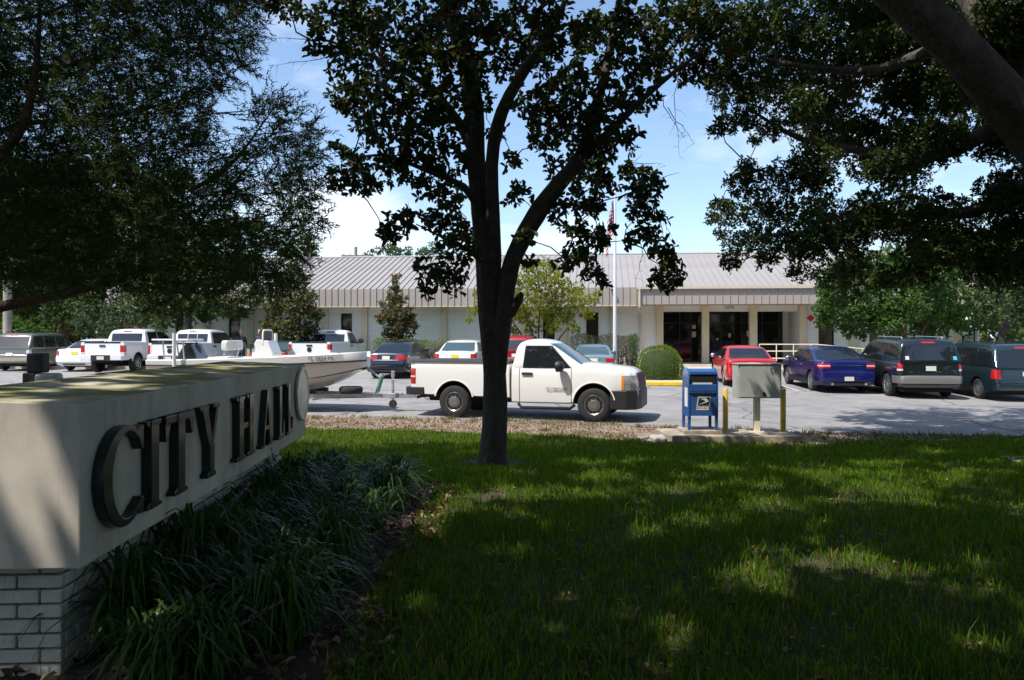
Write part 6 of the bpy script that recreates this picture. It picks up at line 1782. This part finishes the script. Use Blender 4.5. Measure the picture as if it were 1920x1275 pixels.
for i, (nm2, lb_, D, bb, lm) in enumerate((
        ('background_tree', 'olive green leafy tree beyond the right end of the building', 34.2, [(1812, 500, 34), (1840, 470, 34), (1880, 480, 40), (1925, 470, 40), (1815, 560, 26), (1830, 520, 40), (1870, 540, 46), (1910, 520, 46), (1850, 580, 44), (1900, 590, 46), (1940, 560, 46), (1830, 610, 30), (1880, 630, 36), (1930, 630, 40), (1960, 500, 46), (1840, 640, 22), (1900, 655, 26), (1990, 600, 50)], M['leaf_far']),
        ('background_tree', 'tall broad tree rising behind the far right of the car park', 62, [(1800, 480, 50), (1870, 470, 55), (1940, 450, 60), (2010, 480, 60), (1860, 430, 45), (1930, 560, 60), (2000, 560, 60), (1820, 560, 40)] + fill(1800, 2060, 540, 650, 34, 32), M['leaf_far']),
        ('background_tree', 'sunlit green tree top above the metal roof next to the distant utility pole', 74, [(705, 475, 13), (725, 466, 14), (745, 470, 16), (765, 474, 14), (690, 482, 10), (740, 480, 20)], M['leaf_far']),
        ('background_tree', 'small green tree top above the metal roof close to the dark tree trunk', 77, [(790, 474, 14), (815, 466, 15), (830, 474, 12), (800, 482, 18)], M['leaf_far']),
        ('background_tree', 'dark tree by the left end of the metal roof', 60, [(560, 455, 22), (580, 470, 18), (540, 470, 26), (520, 450, 30), (590, 480, 10)], M['leaf_far']))):
    shrub(nm2, lb_, 'tree', D, bb, lm, .30 if D > 60 else .22, 2.4, [[(np.mean([q[0] for q in bb]), 700, .3), (np.mean([q[0] for q in bb]), 560 if D < 70 else 500, .2)]], depth=3.0)
# left background, behind the minivan and pickups
shrub('background_tree', 'large shady tree behind the grey minivan', 'tree', 47, fill(-60, 210, 400, 600, 38, 32) , M['leaf_far'], .20, 3.4, [[(118, 690, .35), (118, 620, .32), (120, 560, .25)]], bm=M['bark_red'], depth=3)
for xa_, xb_, lb_ in ((-260, -60, 'tall dark tree half hidden behind the pale wooden pole'), (-60, 140, 'tall dark tree rising behind the grey minivan and its shady neighbour'), (140, 330, 'tall dark tree rising behind the pale leaved shrub')):
    xm = (xa_ + xb_) / 2
    shrub('background_tree', lb_, 'tree', 58, fill(xa_, xb_, 330, 660, 44, 36), M['leaf_far'], .36, 4.6, [[(xm, 700, .3), (xm, 520, .22)]], depth=3)
shrub('flowering_shrub', 'yellow green sunlit shrub behind the grey minivan roof', 'shrub', 44, [(40, 610, 16), (75, 615, 16), (20, 600, 14), (65, 600, 12), (90, 625, 12), (5, 618, 16), (50, 625, 18), (-20, 610, 18)], M['leaf_mid'], .14, 2.2)
shrub('pale_shrub', 'rounded grey green shrub with pale leaves behind the white pickup', 'shrub', 41, [(165, 590, 22), (195, 580, 24), (225, 578, 24), (255, 585, 22), (180, 610, 26), (215, 605, 28), (250, 608, 24), (280, 600, 20), (160, 620, 16), (200, 630, 22), (150, 605, 14), (300, 590, 14)], leaf_mat('leaf_pale', (.045, .07, .03), (.12, .15, .08), .2, .4), .13, 2.2)
shrub('background_tree', 'dark leafy tree against the building behind the white pickups', 'tree', 37.6, fill(250, 480, 430, 575, 36, 30) + [(340, 600, 22), (390, 590, 20), (300, 605, 20), (270, 600, 18), (430, 585, 16)], M['leaf_far'], .16, 3.4, [[(352, 690, .2), (352, 600, .18), (355, 520, .1)]], depth=1.5)
# hedges
def hedge(name, label, D, x0, x1, y0, y1, lm, leaf, lai, twiggy=False, rnd=False):
    s_ = F / D
    p = at((x0 + x1) / 2, y1, D)
    root = empty(name, (p.x, D, 0.0 if D > 34 else -.17)); ri = Vector(root.location)
    w_ = (x1 - x0) / s_; zt_ = at(0, y0, D).z; zb2 = root.location.z
    n = int(lai * w_ * (zt_ - zb2) / (leaf * leaf * .3)) * 2
    if rnd:
        d = rnd_dirs(n); d[:, 2] = np.abs(d[:, 2]); hgt = zt_ - zb2; e_ = 2.7
        d = d / (np.abs(d) ** e_).sum(1, keepdims=True) ** (1 / e_)
        d[:, 2] = np.where(rng.random(n) < .3, rng.random(n) * .5, d[:, 2])
        P_ = d * np.array([w_ / 2, w_ / 2, hgt]) * rng.uniform(.93, 1.0, n)[:, None]
        P_ += .022 * np.sin(P_[:, [1, 2, 0]] * 8) + .018 * np.sin(P_[:, [2, 0, 1]] * 17 + 1)
        A_ = unit(P_ * np.array([1, 1, .6]) + rnd_dirs(n) * .5)
    else:
        P_ = np.stack([rng.uniform(-w_ / 2, w_ / 2, n), rng.uniform(-.5, .5, n), rng.random(n) ** (.6 if not twiggy else .45) * (zt_ - zb2)], 1)
        P_[:, 2] += .06 * np.sin(P_[:, 0] * 5) 
        A_ = rnd_dirs(n, .5)
    link('foliage', leaves('foliage', P_, A_, rnd_dirs(n, .6), leaf * rng.uniform(.8, 1.2, n), leaf * .5, lm), root)['kind'] = 'stuff'
    if twiggy or not rnd:
        tw = MB()
        for i in range(150 if twiggy else 40):
            x = random.uniform(-w_ / 2, w_ / 2); h = (zt_ - zb2) * random.uniform(.7, 1.0)
            tw.tube([(x, random.uniform(-.2, .2), -.1), (x + random.uniform(-.15, .15), random.uniform(-.4, .1), h * .45), (x + random.uniform(-.4, .4), random.uniform(-.55, .3), h)], [.018, .012, .005], 4)
        tw.build('stems', M['twig'], root)['kind'] = 'stuff'
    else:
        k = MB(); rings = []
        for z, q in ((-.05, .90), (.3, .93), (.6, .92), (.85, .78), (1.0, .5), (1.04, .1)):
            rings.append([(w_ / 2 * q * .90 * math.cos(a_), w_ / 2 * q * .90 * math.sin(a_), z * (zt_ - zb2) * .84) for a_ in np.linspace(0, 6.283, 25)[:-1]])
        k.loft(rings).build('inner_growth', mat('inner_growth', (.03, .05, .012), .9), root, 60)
    tag(root, label, 'hedge' if not rnd else 'bush')
hedge('clipped_hedge', 'low clipped green hedge under the slender magnolia', 36.4, 702, 800, 637, 690, M['leaf_hedge'], .07, 1.5)
hedge('sparse_hedge', 'thin straggly hedge with bare stems beside the white sedan', 36.0, 795, 842, 638, 690, M['leaf_hedge'], .07, .45, True)
hedge('twiggy_hedge', 'greyish twiggy hedge with few leaves behind the pale blue sedan', 35.2, 1070, 1192, 628, 690, leaf_mat('leaf_dull', (.05, .05, .025), (.11, .10, .055), .2, .6), .06, .75, True)
hedge('green_shrub', 'fresh green upright shrub at the end of the twiggy hedge', 34.6, 1178, 1196, 628, 692, M['leaf_mid'], .08, 1.6)
hedge('round_bush', 'neatly clipped round green bush beside the entrance', 30.3, 1194, 1280, 648, 706, M['leaf_hedge'], .045, 1.5, rnd=True)

# ------------------------------------------------------------------ lily turf along the sign
def lily_mesh(seed):
    g = np.random.default_rng(seed); k = MB()
    for i in range(120):
        a_ = g.random() * 6.283; out_ = g.uniform(.12, .46); h = g.uniform(.18, .40); L2 = 7
        bx_, by_ = g.normal(0, .05, 2); wv = g.uniform(.005, .0105)
        tx, ty = -math.sin(a_), math.cos(a_)
        vs = []
        for j in range(L2 + 1):
            t_ = j / L2
            r = out_ * (t_ ** 1.25); z = h * (1 - (1 - min(1, t_ * 1.55)) ** 2) - max(0, t_ - .55) ** 2 * g.uniform(.7, 1.5) * h * 2.2
            w = wv * (1 - t_ ** 3 * .92)
            cx, cy = bx_ + math.cos(a_) * r, by_ + math.sin(a_) * r
            vs += [(cx + tx * w, cy + ty * w, z), (cx - tx * w, cy - ty * w, z)]
        k.add(vs, [(2 * j, 2 * j + 1, 2 * j + 3, 2 * j + 2) for j in range(L2)])
    return k.mesh('blades', M['lily'], 80)
M['lily'] = leaf_mat('lily_leaf', (.024, .058, .011), (.075, .140, .026), .25, .25)
M['lily'].node_tree.nodes['Principled BSDF'].inputs['Specular IOR Level'].default_value = .26
M['spike'] = mat('flower_spike', (.22, .15, .21), .8, var=.4, vscale=40)
def spike_mesh(seed):
    g = np.random.default_rng(seed); k = MB()
    lean = g.normal(0, .10, 2); h = g.uniform(.30, .46)
    P = lambda t_: (lean[0] * t_ * t_, lean[1] * t_ * t_, h * t_)
    k.tube([P(0), P(.5), P(1)], [.0028, .0025, .0015], 4)
    for i in range(34):
        t_ = g.uniform(.58, 1.0); p = P(t_); a_ = g.random() * 6.283; r = .010 * (1.25 - t_)
        q = (p[0] + math.cos(a_) * r * 1.6, p[1] + math.sin(a_) * r * 1.6, p[2]); s5 = .0045
        k.add([(q[0] - s5, q[1], q[2]), (q[0], q[1] - s5, q[2]), (q[0] + s5, q[1], q[2]), (q[0], q[1] + s5, q[2]), (q[0], q[1], q[2] + s5 * 1.4), (q[0], q[1], q[2] - s5 * 1.4)], [(0, 1, 4), (1, 2, 4), (2, 3, 4), (3, 0, 4), (1, 0, 5), (2, 1, 5), (3, 2, 5), (0, 3, 5)])
    return k.mesh('flower_spike', M['spike'])
lm_ = [lily_mesh(s_) for s_ in range(5)]; sm_ = [spike_mesh(s_) for s_ in range(4)]
spots = [(-1.86 - .03 * (q - 4), q) for q in np.arange(3.85, 7.9, .36)]
n_tall = len(spots)
yv = 3.5
while yv < 8.7:
    xl = (-1.72 if yv > 4 else -1.5) - .05 * (yv - 3.4); xr_ = -1.12 - .02 * (yv - 3.4) - (.25 if yv < 3.7 else 0)
    for q in np.linspace(xl, xr_, 3):
        spots.append((q + random.uniform(-.08, .08), yv + random.uniform(-.12, .12)))
    yv += .46
for i, (x, y) in enumerate(spots):
    o = empty('lily_turf', (x, y, gz(x, y)), random.uniform(0, 6.28)); sc = random.uniform(1.12, 1.35) if i < n_tall else random.uniform(.72, 1.1); o.scale = (sc, sc, sc * random.uniform(.9, 1.15))
    link('blades', lm_[i % 5], o)
    for q in range(random.choice((0, 1, 1, 2, 3))):
        f_ = link('flower_spike', sm_[random.randrange(4)], o); f_.location = (random.uniform(-.08, .08), random.uniform(-.08, .08), .02); f_.rotation_euler = (random.uniform(-.35, .35), random.uniform(-.35, .35), random.uniform(0, 6.28))
    tag(o, 'dark green grassy lily turf clump growing along the sign', 'plant', 'lily turf clumps along the sign')
bedp = [(-2.0, 2.6), (-.95, 2.6), (-.72, 3.6), (-.80, 6.5), (-.85, 8.9), (-1.4, 9.3), (-2.3, 9.0), (-2.1, 5.0)]
bm = bmesh.new()
f_ = bm.faces.new([bm.verts.new((x, y, 0)) for x, y in bedp])
bmesh.ops.triangulate(bm, faces=bm.faces[:]); bmesh.ops.subdivide_edges(bm, edges=bm.edges[:], cuts=6, use_grid_fill=True)
for v in bm.verts: v.co.z = gz(v.co.x, v.co.y) + .012 + random.uniform(-.004, .006)
me = bpy.data.meshes.new('flower_bed'); bm.to_mesh(me); bm.free(); me.materials.append(M['soil']); tag(link('flower_bed', me), kind='structure')

# ------------------------------------------------------------------ lawn grass, weeds and litter
def noise2(x, y, s, seed):
    g = np.random.default_rng(seed); tot = 0
    for k in range(5):
        a_, b_, c_ = g.uniform(-1, 1, 3); tot = tot + np.sin((x * a_ + y * b_) * s * (1 + k * .6) + c_ * 9)
    return tot / 5
def gzv(x, y):
    t_ = np.clip((y - 4) / 11, 0, 1); z = -.45 * t_ * t_ * (3 - 2 * t_)
    t2 = np.clip((y - 16) / 8, 0, 1); z = np.where(y < 18.5, z, -.45 + .0167 * (np.minimum(y, 37) - 18.5)) - .012 * np.clip(x, 0, 16) * t2 * t2 * (3 - 2 * t2)
    return z
def blades(name, x, y, h, w, m):
    n = len(x); z = gzv(x, y)
    a_ = rng.random(n) * 6.283; lean = rng.uniform(.05, .75, n) * h
    base = np.stack([x, y, z], 1); side = np.stack([-np.sin(a_), np.cos(a_), np.zeros(n)], 1) * (w / 2)[:, None]
    b_ = rng.random(n) * 6.283
    ld = np.stack([np.cos(b_), np.sin(b_), np.zeros(n)], 1)
    mid = base + ld * (lean * .35)[:, None] + np.array([0, 0, 1]) * (h * .6)[:, None]
    tip = base + ld * lean[:, None] + np.array([0, 0, 1]) * (h * rng.uniform(.75, 1.0, n))[:, None]
    V = np.stack([base - side, base + side, mid + side * .75, mid - side * .75, tip], 1).reshape(-1, 3)
    k = np.arange(n)[:, None] * 5
    loops = (k + np.array([[0, 1, 2, 3, 3, 2, 4]])).ravel()
    starts = (np.arange(n)[:, None] * 7 + np.array([[0, 4]])).ravel()
    return fast_mesh(name, V, loops, starts, m)
M['grass'] = leaf_mat('grass', (.042, .106, .006), (.128, .222, .013), .42, .6, (.27, .21, .05))
NB = 330000
yy = 2.7 + (16.6 - 2.7) * rng.random(NB) ** .95
xx = rng.uniform(-1, 1, NB) * (.72 * yy + .5)
ge = np.interp(xx, [p[0] for p in GRASS], [p[1] for p in GRASS]) + .10 * np.sin(xx * 2.1) + .07 * np.sin(xx * 5.3 + 1) + .18 * rng.normal(size=NB) * .5
patchy = noise2(xx, yy, 2.4, 1) * .5 + noise2(xx, yy, 6.5, 2) * .5
keep = (yy < ge) & ~((xx < -.85 - .0 * yy) & (yy < 9.0) & (xx > -3.2)) & (rng.random(NB) < np.where(yy < 9, .64 + .62 * patchy, .76 + .4 * patchy)) & (np.hypot(xx + .27, yy - TD) > .42 + .25 * rng.random(NB))
keep &= ~((xx > 2.5) & (xx < 5.5) & (yy > 14.25) & (yy < 15.6))
xx, yy, patchy = xx[keep], yy[keep], patchy[keep]
hh = (rng.uniform(.035, .095, len(xx)) * (1 + .35 * patchy)) * np.where(rng.random(len(xx)) < .07, 1.8, 1.0)
ww = .0035 + .00055 * yy + rng.uniform(0, .003, len(xx))
tag(link('lawn_grass', blades('lawn_grass', xx, yy, hh, ww, M['grass'])), 'shaded green lawn grass with thin dappled patches', 'grass', kind='stuff')
# weeds on the verge
wx, wy = [], []
for i in range(150):
    x = random.uniform(-7, 12); a_, b_ = interp(GRASS, x), interp(ASPH, x)
    y = a_ + (b_ - a_) * random.choice((random.random() * .35, 1 - random.random() * .2, random.random()))
    k = random.randint(15, 70); s_ = random.uniform(.05, .22)
    wx.append(rng.normal(x, s_, k)); wy.append(rng.normal(y, s_ * .7, k))
wx, wy = np.concatenate(wx), np.concatenate(wy)
ok = ~((wx > 2.4) & (wx < 5.6) & (wy > 14.2) & (wy < 15.7)); wx, wy = wx[ok], wy[ok]
M['weed'] = leaf_mat('weed', (.07, .10, .02), (.17, .18, .05), .3, .6, (.3, .24, .12))
tag(link('verge_weeds', blades('verge_weeds', wx, wy, rng.uniform(.04, .15, len(wx)), rng.uniform(.006, .014, len(wx)), M['weed'])), 'scattered weeds growing on the dirt verge', 'weeds', kind='stuff')
def litter(name, x, y, s0, s1, m, dz=.015):
    n = len(x); P_ = np.stack([x, y, gzv(x, y) + dz + rng.random(n) * .02], 1); A_ = rnd_dirs(n); A_[:, 2] *= .25
    N_ = rnd_dirs(n, 3.0); Ln = rng.uniform(s0, s1, n)
    return leaves(name, P_, A_, N_, Ln, Ln * .5, m, True, .4)
M['litter'] = leaf_mat('litter', (.09, .05, .025), (.26, .17, .10), .1, .8, (.36, .28, .2))
n = 9000; x = rng.uniform(-8, 10, n); t_ = rng.random(n)
y = np.interp(x, [p[0] for p in GRASS], [p[1] for p in GRASS]); y = y + (np.interp(x, [p[0] for p in ASPH], [p[1] for p in ASPH]) - y) * (t_ * 1.05 - .02)
ok = ~((x > 2.4) & (x < 5.6) & (y > 14.2) & (y < 15.7))
tag(link('leaf_litter', litter('leaf_litter', x[ok], y[ok], .02, .06, M['litter'])), 'dry brown leaf litter on the dirt verge', 'leaf litter', kind='stuff')
n = 2600; x = rng.uniform(-2.3, -.6, n); y = rng.uniform(2.6, 9.2, n)
tag(link('leaf_litter', litter('leaf_litter', x, y, .03, .09, M['litter'])), 'fallen leaves in the bed below the sign', 'leaf litter', kind='stuff')
n = 3800; y = 2.8 + 11.5 * rng.random(n) ** 1.4; x = rng.uniform(-1, 1, n) * (.7 * y)
ok = (x > -.8); 
tag(link('leaf_litter', litter('leaf_litter', x[ok], y[ok], .02, .06, M['litter'], .012)), 'small dry leaves and thatch scattered through the lawn', 'leaf litter', kind='stuff')
# larger dry leaves that can be told apart
for px, py in ((1590, 838), (1662, 838), (1685, 842), (1735, 841), (1755, 843), (1850, 846), (1700, 868), (712, 975), (1155, 955), (1480, 845)):
    d0 = 12.0
    for _ in range(12):
        zz = gz((px - 960) * d0 / F, d0); d0 = (CAMZ - zz) * F / (py - 627)
    x = (px - 960) * d0 / F
    o = link('fallen_leaf', lf_me); o.data = lf_me.copy(); o.data.materials.clear(); o.data.materials.append(M['litter'])
    o.location = (x, d0, gz(x, d0) + .06); s_ = random.uniform(.14, .22) if d0 > 8 else .07; o.scale = (s_, s_, s_); o.rotation_euler = (random.uniform(-.5, .5), random.uniform(-.5, .2), random.uniform(0, 6))
    tag(o, 'curled brown fallen leaf lying on the grass', 'leaf', 'brown leaves fallen on the lawn')
# drain grate let into the lawn
gx0, gy0 = 8.2, 11.75
gr = empty('drain_cover', (gx0, gy0, gz(gx0, gy0) + .02)); tag(gr, 'flat concrete drain cover let into the lawn under the oak', 'drain cover')
MB().box(-.75, .75, -.25, .25, -.05, .02).build('slab', M['concrete_dirty'], gr, bevel=.01)
MB().box(-.6, .6, -.03, .03, .021, .03).build('slot', M['well'], gr)
